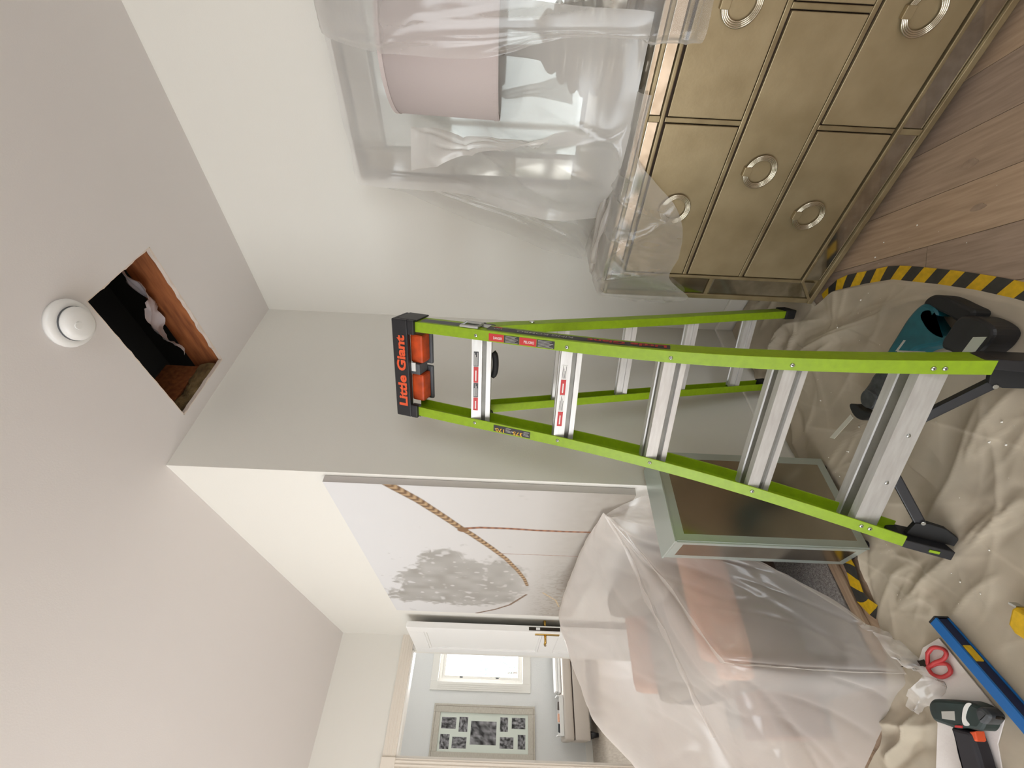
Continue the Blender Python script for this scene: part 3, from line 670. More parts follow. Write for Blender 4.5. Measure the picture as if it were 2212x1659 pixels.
# ------------------------------------------------------------------ wall mirror standing on the dresser
MYL, MYR, MZ0, MZ1 = .785, -.525, .928, 1.955
mir = empty('dresser_mirror', (1.89, (MYL+MYR)/2, MZ0), 0, 'large rectangular mirror with a mirrored border standing on the dresser', 'mirror')
my = -(MYL+MYR)/2
def mbx(name, m, x0, x1, y0, y1, z0, z1, bevel=0.0): return MB().box(x0-1.89, x1-1.89, y0+my, y1+my, z0-MZ0, z1-MZ0).build(name, m, mir, bevel=bevel)
mbx('backing', 'framewood', 1.895, 1.925, MYR+.01, MYL-.01, MZ0+.005, MZ1-.01)
for y0, y1, z0, z1 in ((MYL-.020, MYL, MZ0, MZ1), (MYR, MYR+.020, MZ0, MZ1), (MYR+.02, MYL-.02, MZ1-.02, MZ1), (MYR+.02, MYL-.02, MZ0, MZ0+.02)): mbx('outer_frame', 'mirframe', 1.855, 1.925, y0, y1, z0, z1, .004)
for y0, y1, z0, z1 in ((MYL-.125, MYL-.112, MZ0+.11, MZ1-.11), (MYR+.112, MYR+.125, MZ0+.11, MZ1-.11), (MYR+.112, MYL-.112, MZ1-.125, MZ1-.112), (MYR+.112, MYL-.112, MZ0+.112, MZ0+.125)): mbx('inner_frame', 'mirframe', 1.872, 1.895, y0, y1, z0, z1, .003)
for k in range(3):
    a = MZ0+.13+k*(MZ1-MZ0-.26)/3; b = a+(MZ1-MZ0-.26)/3-.014
    mbx('border_glass', 'antique', 1.884, 1.894, MYL-.110, MYL-.022, a, b, .002); mbx('border_glass', 'antique', 1.884, 1.894, MYR+.022, MYR+.110, a, b, .002)
    a = MYR+.13+k*(MYL-MYR-.26)/3; b = a+(MYL-MYR-.26)/3-.014
    mbx('border_glass', 'antique', 1.884, 1.894, a, b, MZ1-.110, MZ1-.022, .002); mbx('border_glass', 'antique', 1.884, 1.894, a, b, MZ0+.022, MZ0+.110, .002)
mbx('glass', 'glassmir', 1.886, 1.894, MYR+.126, MYL-.126, MZ0+.126, MZ1-.126)
# ------------------------------------------------------------------ table lamp
lp = empty('table_lamp', (1.660, .285, DTOP+.001), 0, 'table lamp with mauve drum shade and ribbed glass base on the dresser', 'lamp')
MB().lathe([(.0001, 0), (.085, 0), (.085, .02), (.03, .03), (.0001, .03)], n=32).build('foot', 'lampglass', lp, smooth=True)
prof = [(.03, .03)]
for q in range(7):
    zc = .055+q*.036; R_ = (.068, .092, .108, .112, .104, .082, .055)[q]
    prof += [(R_*.86, zc-.016), (R_*.97, zc-.009), (R_, zc), (R_*.97, zc+.009), (R_*.86, zc+.016)]
prof += [(.022, .305), (.018, .33), (.012, .44)]
MB().lathe(prof, n=36).build('ribbed_base', 'lampglass', lp, smooth=True)
sh_ = MB(); prof = [(.188, .430), (.180, .770), (.177, .770), (.185, .430), (.188, .430)]
sh_.lathe(prof, n=48, cap=False); sh_.build('shade', 'shade', lp, smooth=True)
for zz in (.440, .764): MB().lathe([(.180+(.77-zz)*.0235+.002, zz-.006), (.180+(.77-zz)*.0235+.002, zz+.006), (.176, zz+.006), (.176, zz-.006), (.182+(.77-zz)*.0235, zz-.006)], n=48, cap=False).build('shade_band', 'shade', lp)
# ------------------------------------------------------------------ clear plastic dust sheet over mirror, lamp and dresser
ps = empty('plastic_dust_sheet', (1.7, .4, DTOP), 0, 'clear plastic dust sheet draped over the mirror, lamp and dresser', 'plastic sheet')
pso = np.array([1.7, .4, DTOP])
def film(name, ctrl, nu, nv, amp, freq, seed, m='film2', cr=()):
    G = patch(ctrl, nu, nv, amp, freq, seed, creases=cr)-pso
    return grid_mb(G).build(name, m, ps, smooth=True, recalc=False)
# front fall over the lamp
yc_ = [.285, .20, .06, -.12, -.34, -.56, -.78]
rowsB = [(1.840, 1.97), (1.68, 1.90), (1.510, 1.74), (1.462, 1.62), (1.458, 1.40), (1.466, 1.18), (1.474, 1.00), (1.474, .90), (1.472, .815)]
film('front_fall', [[(x+(.012*math.sin(3.1*i+k)), y-(.045 if k > 4 and i == 0 else 0)-.004*k*(i == 0), z_+.012*math.sin(2.2*i+k)*(k > 6)) for i, y in enumerate(yc_)] for k, (x, z_) in enumerate(rowsB)], 10, 10, .014, 4, 11, 'film2', [(1, .2, 8, 1.2, .010, .08), (2, .8, 8, 2.2, .008, .08), (2, 2.2, 8, 2.6, .008, .1), (4, .1, 7.5, .5, .008, .06), (3, 3, 8, 4, .01, .1), (2.4, .1, 3.5, 1.6, .008, .08), (7.6, 0, 7.6, 6, .006, .1)])
# fall between mirror and lamp
yA = [.80, .74, .66, .57, .46, .34, .16]
rowsA = [(1.842, 1.968), (1.832, 1.86), (1.825, 1.70), (1.80, 1.50), (1.64, 1.32), (1.530, 1.14), (1.520, .985), (1.512, .940)]
film('mirror_fall', [[(x+(.14 if i < 2 else .06 if i == 2 else 0)*max(0, k-3)/4-.012*math.sin(i*2.3+k*.7), y, z_) for i, y in enumerate(yA)] for k, (x, z_) in enumerate(rowsA)], 12, 12, .016, 3.5, 5, 'film3', [(2, 3.6, 5.5, 1.2, .012, .10), (2.4, 4, 4.5, 3, .012, .08), (3, 4.4, 6, 2.2, .01, .1), (1, 1, 4.5, .6, .006, .08), (3.5, 3, 6.5, 4.2, .01, .08), (4.5, 4.5, 6.8, 3.4, .01, .08), (0, 2, 3, 2.6, .006, .1)])
# crumpled fold wrapped against the lamp shade
film('wrapped_fold', [[(1.62-.03*i+.02*math.sin(k*2+i), .50+.035*i*(1-.1*k)-.02*k*(i-1)*.3, 1.66-.085*k) for i in range(4)] for k in range(8)], 8, 10, .02, 6, 21, 'film3', [(.5, .2, 6.5, 2.4, .014, .08), (1, 1.2, 4, 2.8, .012, .08), (3, .3, 6.8, 1.5, .012, .08), (4.5, .3, 6.5, 2.8, .012, .07)])
# slanting left sail from the mirror corner to the dresser end
zs = [1.955, 1.733, 1.53, 1.314, 1.13, 1.0, .945]; yo = [.80, .864, .951, 1.02, 1.095, 1.12, 1.13]
film('side_sail', [[(1.850+.035*t_-.03*math.sin(t_*3)*(k > 1)-.05*max(0, k-4)*(1-t_), .795+(yo[k]-.795)*t_-.02*(1-t_), z_) for t_ in (0, .25, .5, .75, 1)] for k, z_ in enumerate(zs)], 10, 10, .010, 5, 31, 'film2', [(0, 0, 6, 3.2, .010, .06), (0, 0, 5.5, 1.6, .008, .06), (0, .3, 6, 4, .006, .06), (3, .2, 6, 2.4, .006, .06)])
# spread over the dresser top, down over the left front corner
colsD = [1.10, 1.04, .95, .85, .75, .66, .58, .50, .34]; hem = [.60, .56, .665, .66, .68, .735, .83, .905, .920]
def dpt(y, k, h):
    xk = (1.90, 1.80, 1.68, 1.58, 1.50, 1.474, 1.470, 1.468)[k]; zk = (.952, .940, .937, .940, .937, .905, .905-(.905-h)*.5, h)[k]
    if y > 1.055: xk = (1.90, 1.82, 1.74, 1.66, 1.58, 1.54, 1.52, 1.51)[k]; zk = (.93, .93, .925, .92, .91, .85, .76, h+.05)[k]
    return (xk, y, zk)
film('corner_spread', [[dpt(y, k, h) for y, h in zip(colsD, hem)] for k in range(8)], 12, 10, .012, 6, 41, 'film2', [(2, 1, 7, 2.4, .012, .07), (1, 4, 6.8, 3.2, .012, .07), (3, 5.6, 7, 4.2, .012, .07), (4.6, 1.2, 7, .6, .01, .07), (4.4, 2.4, 7, 5, .012, .06), (1, 6.5, 5, 6.0, .01, .07), (.5, .5, 3, 6.5, .012, .07), (1.4, .6, 3.6, 6, .01, .07), (5, 3, 7, 1.2, .008, .06)])
# rolled edge lying along the dresser top
for e, (pa, pb) in enumerate((((1.60, 1.02), (1.62, .30)), ((1.545, .95), (1.60, .45)))):
    pp = [(pa[0]+(pb[0]-pa[0])*t_+.014*math.sin(9*t_+e), pa[1]+(pb[1]-pa[1])*t_, DTOP+.025+.012*math.sin(6*t_+e)) for t_ in np.linspace(0, 1, 18)]
    MB().tube([tuple(np.array(p)-pso) for p in pp], [.010+.004*math.sin(i*1.3) for i in range(18)], 7).build('rolled_edge', 'film', ps, smooth=True)
# ------------------------------------------------------------------ large canvas
PY0, PY1, PZ0, PZ1 = 1.603, 3.495, .735, 2.035
P_ROPE=[(1.595,1.766),(1.624,1.744),(1.730,1.658),(1.884,1.558),(1.997,1.488),(2.067,1.437),(2.233,1.336),(2.380,1.255),(2.545,1.187),(2.698,1.135),(2.816,1.111)]
P_BR1=[(2.007,1.479),(1.988,1.390),(1.985,1.257),(1.993,1.124),(1.994,0.981),(1.987,0.735)]
P_BR2=[(2.305,1.297),(2.307,1.198),(2.304,1.050),(2.303,0.735)]
P_BR3=[(3.002,1.105),(3.246,1.205),(3.374,1.307),(3.490,1.443)]
P_TREE=[(2.379,1.739),(2.293,1.670),(2.245,1.568),(2.301,1.503),(2.460,1.470),(2.510,1.399),(2.336,1.346),(2.331,1.296),(2.433,1.233),(2.607,1.184),(2.873,1.136),(3.070,1.162),(3.256,1.282),(3.274,1.412),(3.243,1.514),(3.261,1.644),(3.190,1.765),(3.211,1.920),(3.269,2.031),(3.059,2.008),(2.864,1.939),(2.724,1.905),(2.586,1.808),(2.516,1.714),(2.434,1.746)]
nY, nZ = 420, 290
Yg, Zg = np.meshgrid(np.linspace(PY0, PY1, nY), np.linspace(PZ0, PZ1, nZ), indexing='ij')
rs = np.random.RandomState(3)
def vnoise(f, seed):
    r_ = np.random.RandomState(seed); g = r_.rand(64, 64); a = (Yg*f) % 63; b = (Zg*f) % 63
    i, j = a.astype(int), b.astype(int); fa, fb = a-i, b-j; fa = fa*fa*(3-2*fa); fb = fb*fb*(3-2*fb)
    return g[i, j]*(1-fa)*(1-fb)+g[i+1, j]*fa*(1-fb)+g[i, j+1]*(1-fa)*fb+g[i+1, j+1]*fa*fb
def inpoly(P):
    ins = np.zeros(Yg.shape, bool)
    for (y0, z0), (y1, z1) in zip(P, P[1:]+P[:1]):
        c_ = ((z0 > Zg) != (z1 > Zg)); ins ^= c_ & (Yg < (y1-y0)*(Zg-z0)/((z1-z0)+1e-12)+y0)
    return ins
def dist(P):
    d = np.full(Yg.shape, 9.0); al = np.zeros(Yg.shape); acc = 0
    for (y0, z0), (y1, z1) in zip(P[:-1], P[1:]):
        l2 = (y1-y0)**2+(z1-z0)**2; t_ = np.clip(((Yg-y0)*(y1-y0)+(Zg-z0)*(z1-z0))/l2, 0, 1)
        dd = np.hypot(Yg-y0-t_*(y1-y0), Zg-z0-t_*(z1-z0)); u_ = dd < d; d[u_] = dd[u_]; al[u_] = (acc+t_*math.sqrt(l2))[u_]; acc += math.sqrt(l2)
    return d, al
def lc(c): return np.array(lin(c)[:3])
tz = np.clip((Zg-PZ0)/(PZ1-PZ0), 0, 1)[..., None]
img = lc((178, 172, 164))*(1-tz)**1.2+lc((216, 215, 215))*(1-(1-tz)**1.2)  # print tone; the darker bottom partly paints in shadow from the plastic cover
wat = np.clip((1.12-Zg)/.38, 0, 1)[..., None]*(vnoise(40, 5)*.25+.75)[..., None]
img = img*(1-.75*wat)+lc((136, 126, 112))*.75*wat
yo_ = vnoise(7, 1)*.5+vnoise(16, 2)*.3+vnoise(34, 4)*.2
tm = np.zeros(Yg.shape); r_ = np.random.RandomState(17)
for q in range(26):
    dy, dz_ = r_.uniform(-.11, .11), r_.uniform(-.08, .08); tm += inpoly([(a+dy, b+dz_) for a, b in P_TREE])/26.0
fine = vnoise(9, 1)*.35+vnoise(19, 2)*.35+vnoise(38, 4)*.3
tm = np.clip((tm*1.3+(fine-.5)*1.5-.42)*3.2, 0, 1)*(.66+.34*vnoise(14, 9))
tm *= 1-.75*np.clip((vnoise(24, 12)*.6+vnoise(33, 13)*.4-.70)*9, 0, 1)
tm *= np.clip((Zg-1.02)/.2, 0, 1)
img = img*(1-tm[..., None])+lc((154, 150, 143))*tm[..., None]
fg = np.clip((1.10-Zg)/.2, 0, 1)*np.clip((Yg-2.3)/.5, 0, 1)*(vnoise(60, 20) > .62)*.35
img = img*(1-fg[..., None])+lc((128, 116, 98))*fg[..., None]
for P, w0, w1, ca, cb_ in ((P_ROPE, .027, .012, (112, 84, 58), (186, 156, 118)), (P_BR1, .013, .009, (120, 78, 58), (164, 114, 84)), (P_BR2, .005, .005, (150, 116, 98), (166, 138, 120)), (P_BR3, .010, .012, (110, 88, 70), (140, 116, 96)), ([(2.95, 1.0), (3.1, .90), (3.25, .86)], .008, .006, (214, 190, 150), (190, 166, 130))):
    d, al = dist(P); tot = al.max()+1e-6; wd_ = w0+(w1-w0)*al/tot; mk = np.clip((wd_-d)/.004, 0, 1)
    st_ = (np.sin((al*1.0+d*.8)/.018*math.pi)*.5+.5)[..., None]; edge = np.clip(d/wd_, 0, 1)[..., None]
    img = img*(1-mk[..., None])+((lc(ca)*(1-st_)+lc(cb_)*st_)*(1-.45*edge**2))*mk[..., None]
d = np.hypot(Yg-2.02, Zg-1.475); mk = np.clip((.03-d)/.005, 0, 1)[..., None]; img = img*(1-mk)+lc((128, 96, 66))*mk
cv = empty('canvas_picture', (XP-.032, (PY0+PY1)/2, PZ0), 0, 'large pale canvas print of a misty tree and twisted rope branches', 'picture')
me = bpy.data.meshes.new('print'); vv = np.stack([np.zeros(nY*nZ), Yg.ravel()-(PY0+PY1)/2, Zg.ravel()-PZ0], 1)
me.vertices.add(nY*nZ); me.vertices.foreach_set('co', vv.ravel())
I = (np.arange(nY-1)[:, None]*nZ+np.arange(nZ-1)[None]).ravel(); Fq = np.stack([I, I+1, I+nZ+1, I+nZ], 1)
me.loops.add(Fq.size); me.polygons.add(len(Fq)); me.loops.foreach_set('vertex_index', Fq.ravel().astype(np.int32)); me.polygons.foreach_set('loop_start', np.arange(0, Fq.size, 4, dtype=np.int32)); me.update()
at = me.color_attributes.new('col', 'FLOAT_COLOR', 'POINT'); at.data.foreach_set('color', np.concatenate([img.reshape(-1, 3), np.ones((nY*nZ, 1))], 1).ravel())
link('print', me, 'canvas', cv, recalc=False)
hy = (PY1-PY0)/2
MB().box(.0008, .030, -hy, hy, 0, PZ1-PZ0).build('stretcher', mat('canvas_edge', (196, 190, 186), .8), cv)
# ------------------------------------------------------------------ mirrored console against the back wall
CX0, CX1, CY0, CY1, CZ0, CZ1 = .592, .955, 1.405, 1.560, .030, .700
cab = empty('mirrored_cabinet', ((CX0+CX1)/2, (CY0+CY1)/2, 0), 0, 'small mirror fronted cabinet standing between ladder and covered seat', 'cabinet')
ca, cb2 = -(CX0+CX1)/2, -(CY0+CY1)/2
def cbx(name, m, x0, x1, y0, y1, z0, z1, bevel=0.0): return MB().box(x0+ca, x1+ca, y0+cb2, y1+cb2, z0, z1).build(name, m, cab, bevel=bevel)
cbx('body', 'framewood', CX0+.006, CX1-.006, CY0+.006, CY1, CZ0, CZ1-.008)
cbx('top_glass', 'bevelmir', CX0, CX1, CY0, CY1, CZ1-.008, CZ1, .002)
def bevel_panel(face):
    b = .030
    if face == 'front': f = lambda a, z_, d: (CX0+a*(CX1-CX0)+ca, CY0+.006-d+cb2, z_); L_ = CX1-CX0
    else: f = lambda a, z_, d: (CX0+.006-d+ca, CY0+a*(CY1-CY0)+cb2, z_); L_ = CY1-CY0
    h0, h1 = CZ0, CZ1-.009; bb = b/L_
    V = [f(0, h0, 0.001), f(1, h0, .001), f(1, h1, .001), f(0, h1, .001), f(bb, h0+b, .0028), f(1-bb, h0+b, .0028), f(1-bb, h1-b, .0028), f(bb, h1-b, .0028)]
    for q in ((0, 1, 5, 4), (1, 2, 6, 5), (2, 3, 7, 6), (3, 0, 4, 7)):
        MB().add([V[i] for i in q], [(0, 1, 2, 3)]).build('bevel_strip', 'bevelmir', cab)
    MB().add(V[4:], [(0, 1, 2, 3)]).build('mirror_panel', 'smokemir', cab)
bevel_panel('front'); bevel_panel('side')
for xx in (CX0+.03, CX1-.03):
    for yy in (CY0+.03, CY1-.03): MB().lathe([(.0001, 0), (.014, 0), (.016, .03), (.0001, .03)], (xx+ca, yy+cb2, .0), n=12).build('foot', 'blackp', cab)
# ------------------------------------------------------------------ upholstered seat under plastic
se = empty('upholstered_seat', (.46, 2.25, 0), 0, 'peach and taupe upholstered seat seen dimly under the plastic', 'armchair')
def sbx(name, m, x0, x1, y0, y1, z0, z1, bevel=.03): return MB().box(x0-.46, x1-.46, y0-2.25, y1-2.25, z0, z1).build(name, m, se, smooth=True, bevel=bevel)
sbx('seat_base', 'darkwood', .28, .80, 1.74, 2.72, .16, .36)  # dark colour stands for the shade in the gap under the seat
sbx('seat_cushion', 'taupe', .27, .68, 1.84, 2.62, .36, .47, .04)
sbx('backrest', 'taupe', .66, .80, 1.98, 2.68, .30, .66, .05)
sbx('armrest', 'peach', .32, .80, 1.76, 1.88, .34, .525, .04)
sbx('armrest', 'peach', .32, .80, 2.60, 2.72, .34, .56, .04)
sbx('throw', 'peach', .26, .60, 1.745, 1.80, .38, .50, .02)
for xx in (.33, .74):
    for yy in (1.79, 2.67): MB().lathe([(.0001, .013), (.018, .013), (.026, .16), (.0001, .16)], (xx-.46, yy-2.25, 0), n=12).build('leg', 'darkwood', se)
plain('storage_box', MB().box(.125, .265, 2.02, 2.24, .013, .22).box(.12, .27, 2.015, 2.245, .2205, .245), mat('brown_card', (128, 84, 62), .8), 'brown box dimly visible under the near side of the plastic', 'box', bevel=.004)
# clear plastic cover
pc = empty('plastic_cover', (.45, 2.1, 0), 0, 'large crumpled clear plastic cover over the upholstered seat', 'plastic cover')
pco = np.array([.45, 2.1, 0])
def cover(name, ctrl, nu, nv, amp, freq, seed, m='film'):
    return grid_mb(patch(ctrl, nu, nv, amp, freq, seed)-pco).build(name, m, pc, smooth=True, recalc=False)
back = [(.858, 2.05, .62), (.858, 2.5, .35), (.80, 2.95, .15), (.60, 3.05, .06), (.38, 3.06, .03), (.20, 3.0, .02), (.02, 2.95, .02), (-.12, 2.9, .02)]
sil = [(.842, 1.745, .838), (.850, 2.18, .862), (.724, 2.80, .899), (.552, 2.90, .849), (.353, 2.90, .785), (.204, 2.80, .747), (.080, 2.70, .650), (-.06, 2.62, .53)]
mid = [(.838, 1.742, .835), (.760, 2.05, .795), (.640, 2.35, .775), (.500, 2.42, .725), (.345, 2.45, .655), (.215, 2.45, .590), (.085, 2.42, .495), (-.06, 2.40, .38)]
tt = [(.832, 1.738, .832), (.720, 1.95, .690), (.590, 2.00, .642), (.461, 2.00, .594), (.335, 2.04, .535), (.238, 2.10, .480), (.130, 2.20, .397), (-.02, 2.26, .29)]
rr_ = [(.826, 1.733, .826), (.690, 1.84, .665), (.560, 1.78, .610), (.416, 1.72, .568), (.291, 1.65, .533), (.222, 1.76, .455), (.126, 1.87, .370), (-.01, 2.02, .22)]
lo = [(.815, 1.70, .740), (.690, 1.67, .560), (.570, 1.645, .400), (.425, 1.625, .300), (.272, 1.600, .270), (.212, 1.70, .225), (.116, 1.84, .180), (-.01, 2.01, .11)]
hemp = [(.80, 1.66, .640), (.686, 1.61, .500), (.583, 1.60, .270), (.417, 1.58, .050), (.262, 1.548, .012), (.208, 1.635, .012), (.108, 1.80, .012), (-.01, 2.00, .012)]
CRS = [(3, 0, 3, 6.8, .010, .07), (4, 0, 4, 4, .010, .06), (4, 4, 6, 4, .014, .07), (4, 4, 5, 7, .008, .07), (3.2, .1, 4.6, 2.5, .007, .06), (3.5, 0, 5.8, 2, .009, .06), (3.6, 0, 5, 1.2, .007, .05), (4.3, 1, 5.5, 3.6, .006, .05), (1.5, 3, 2.6, 4.5, .005, .06), (2.1, 4.8, 2.7, 6, .006, .05),
       (1.2, .2, 2.5, 2, .006, .06), (4.2, 2.5, 6, 3.7, .006, .05), (5, 2, 6, 3.2, .008, .05), (4, 4, 3.2, 6.8, .007, .06), (4.6, 5, 6, 6, .008, .06), (5.2, 4.2, 6, 5.2, .010, .05), (5.3, 3.8, 6, 2.9, .008, .05), (2.2, 1.4, 2.9, 3.2, .005, .05), (1.1, 2.3, 1.9, 3.4, .005, .05), (4.4, 5.6, 5.6, 7, .008, .06), (3.3, 4.4, 3.9, 5.8, .006, .05)]
Gc = patch([back, sil, mid, tt, rr_, lo, hemp], 18, 18, .010, 5, 2, creases=CRS)
grid_mb(Gc-pco).build('draped_film', 'film', pc, smooth=True, recalc=False)
# gathered tail tied back to the wall corner behind the cabinet
cover('gathered_tail', [[(.842, 1.745, .838), (.862, 1.68, .77), (.872, 1.612, .69), (.874, 1.600, .60)], [(.838, 1.742, .830), (.840, 1.67, .72), (.835, 1.606, .62), (.83, 1.600, .50)], [(.830, 1.738, .828), (.805, 1.675, .70), (.77, 1.612, .58), (.76, 1.602, .42)], [(.826, 1.733, .826), (.775, 1.69, .70), (.715, 1.62, .56), (.69, 1.603, .40)]], 7, 8, .014, 16, 6)
# crumpled hem lying on the cloth
cover('crumpled_hem', [[(.42-.03*k, 1.585-.02*k-(.035 if k > 5 else 0)+.09*max(0, k-6), z_+.012*math.sin(k*2.1)) for k in range(9)] for z_ in (.055,)] + [[(.40-.03*k, 1.555-.02*k-(.03 if k > 5 else 0)+.09*max(0, k-6), .035+.015*math.sin(k*1.7+1)) for k in range(9)]] + [[(.385-.03*k, 1.525-.018*k+.09*max(0, k-6), .012) for k in range(9)]], 5, 5, .03, 16, 12)
# folded strips that catch the light along the ridges
for i, (line, w_, sd_) in enumerate((([tt[0], tt[1], tt[2], tt[3], tt[4], tt[5], tt[6]], .016, 1), ([rr_[0], rr_[1], rr_[2], rr_[3], rr_[4]], .012, 2), ([rr_[4], lo[4], hemp[4]], .016, 3), ([hemp[1], hemp[2], hemp[3], hemp[4]], .022, 4))):
    C_ = crom(line, 7); n_ = len(C_)
    pts = [[tuple(C_[k]+np.array([-.006, -.012, .004])*(1 if s_ else .4)+np.array([0, 0, w_*(s_-.5)*(1+.5*math.sin(k*.9+sd_))])) for k in range(n_)] for s_ in (0, .5, 1)]
    grid_mb(patch(pts, 2, 1, .006, 20, sd_)-pco).build('fold_strip', 'film', pc, smooth=True, recalc=False)
# ------------------------------------------------------------------ canvas drop cloth
FOLDS = [[(0.421,1.535),(0.499,1.405),(0.516,1.309)],[(0.430,1.409),(0.489,1.179),(0.533,1.006)],[(0.351,1.294),(0.392,1.182),(0.408,1.085)],[(0.478,1.148),(0.501,1.047),(0.532,0.926)],[(0.664,0.969),(0.728,0.843),(0.751,0.741)],[(1.385,1.162),(1.235,0.928),(1.132,0.770),(1.015,0.691),(0.867,0.643)],[(1.459,1.487),(1.370,1.175),(1.222,0.939)],[(0.437,1.435),(0.489,1.331),(0.466,1.303)],[(1.326,1.438),(1.350,1.280),(1.300,1.099)],[(0.572,1.214),(0.677,0.989),(0.779,0.828)],[(0.428,1.353),(0.395,1.325),(0.371,1.354)],[(0.648,1.433),(0.561,1.504),(0.470,1.554)],[(1.52,1.40),(1.58,1.258),(1.413,1.072)],[(0.156,1.764),(0.134,1.605),(0.138,1.504)],[(0.064,1.795),(0.105,1.678),(0.165,1.571)],
         [(1.60,1.50),(1.50,1.42),(1.56,1.30)],[(1.40,1.53),(1.46,1.40)],[(1.05,1.53),(1.20,1.46),(1.36,1.50)],[(.35,.95),(.45,.75),(.6,.6)],[(.2,1.0),(.28,.7)]]
FAMP = [.008,.014,.014,.016,.016,.020,.022,.006,.022,.016,.005,.020,.030,.03,.03,.045,.04,.03,.02,.02]
FWID = [.026,.022,.030,.022,.045,.035,.035,.018,.030,.05,.015,.016,.035,.03,.02,.035,.03,.03,.04,.04]
ycl = lambda x: float(np.interp(x, [-1.2, 0, .6, .93, 1.02, 1.12, 1.27, 1.35, 1.45, 1.49, 1.91], [.05, .28, .50, .612, .650, .700, .783, .855, .955, 1.058, 1.062]))
ybk = lambda x: float(np.interp(x, [-1.2, .0, .10, .22, .32, .45, .56, .62, .66, .94, .97, 1.91], [2.3, 1.98, 1.80, 1.66, 1.58, 1.535, 1.50, 1.46, 1.452, 1.452, 1.562, 1.562]))
nx_, ny_ = 440, 250
xs = np.linspace(-.5, 1.91, nx_); Gx = np.zeros((nx_, ny_, 3))
for i, x in enumerate(xs):
    Gx[i, :, 0] = x; Gx[i, :, 1] = np.linspace(ycl(x), ybk(x), ny_)
Xc, Yc = Gx[..., 0], Gx[..., 1]
Hc = np.full(Xc.shape, .0)
for P, a_, w_ in zip(FOLDS, FAMP, FWID):
    P = [tuple(p) for p in crom(P, 6)]
    d = np.full(Xc.shape, 9.0); al = np.zeros(Xc.shape); acc = 0; tot = sum(math.dist(p, q) for p, q in zip(P[:-1], P[1:]))
    for (x0, y0), (x1, y1) in zip(P[:-1], P[1:]):
        l2 = (x1-x0)**2+(y1-y0)**2+1e-12; t_ = np.clip(((Xc-x0)*(x1-x0)+(Yc-y0)*(y1-y0))/l2, 0, 1)
        dd = np.hypot(Xc-x0-t_*(x1-x0), Yc-y0-t_*(y1-y0)); u_ = dd < d; d[u_] = dd[u_]; al[u_] = ((acc+t_*math.sqrt(l2))/tot)[u_]; acc += math.sqrt(l2)
    Hc += (a_*.22*np.exp(-(d/w_)**2)+a_*.55*np.exp(-d/(w_*.32)))*np.clip(np.minimum(al, 1-al)*5+.3, 0, 1)-a_*.2*np.exp(-((d-1.4*w_)/(w_*.6))**2)
rq = np.random.RandomState(23)
def soft_fold(x0, y0, ang, length, amp_, wid, bend):
    ca_, sa_ = math.cos(ang), math.sin(ang); u_ = (Xc-x0)*ca_+(Yc-y0)*sa_; v_ = -(Xc-x0)*sa_+(Yc-y0)*ca_-bend*u_*u_
    env = np.clip(1-np.abs(u_/(length*.5)), 0, 1)**.7
    return amp_*env*np.where(v_ > 0, np.exp(-v_/(wid*.35)), np.exp(v_/(wid*1.6)))
for q in range(95):                       # long flat pleats, mostly running away from the ladder
    x0 = rq.uniform(-.1, 1.5); y0 = rq.uniform(.45, 1.55); ang = rq.choice([2.25, 1.9, .95, 2.7, .3])+rq.normal(0, .25)
    Hc += soft_fold(x0, y0, ang, rq.uniform(.15, .6), rq.uniform(.003, .0085), rq.uniform(.010, .035), rq.normal(0, .9))
for q in range(34):                       # crumpled area between ladder foot and level
    x0 = rq.normal(.42, .13); y0 = rq.normal(1.28, .16); ang = rq.uniform(0, math.pi)
    Hc += soft_fold(x0, y0, ang, rq.uniform(.08, .28), rq.uniform(.0025, .007), rq.uniform(.008, .022), rq.normal(0, 2.0))
for q in range(26):                       # bunched folds against the wall corner
    x0 = rq.uniform(1.3, 1.85); y0 = rq.uniform(1.2, 1.53); ang = rq.normal(1.5, .5)
    Hc += soft_fold(x0, y0, ang, rq.uniform(.12, .35), rq.uniform(.008, .022), rq.uniform(.015, .035), rq.normal(0, 1.5))
for i in range(nx_):
    for j in range(ny_):
        Hc[i, j] += .0035*mnoise.noise(Vector((Xc[i, j]*3.5, Yc[i, j]*3.5, 4)))
# things that press the cloth flat: ladder feet, tools
for fx, fy, r_ in ((.474, 1.139, .07), (.70, .63, .07), (1.535, 1.127, .06), (1.41, 1.45, .06), (.97, .90, .20), (.95, 1.1, .12), (.88, .71, .12), (.13, 1.40, .14), (.23, 1.27, .12), (.3, 1.1, .07), (.27, 1.4, .08), (.775, 1.44, .16)):
    k_ = np.exp(-((Xc-fx)**2+(Yc-fy)**2)/(r_*r_)); Hc = Hc*(1-.8*k_)
Gx[..., 2] = np.maximum(.010+np.maximum(Hc, -.006), .004)
edge = np.minimum(np.arange(ny_), 4)/4.0; Gx[..., 2] = Gx[..., 2]*edge+.003*(1-edge)
grid_mb(Gx).build('drop_cloth', 'cloth', None, smooth=True, recalc=False, label='wrinkled beige canvas drop cloth spread over the floor', cat='drop cloth')
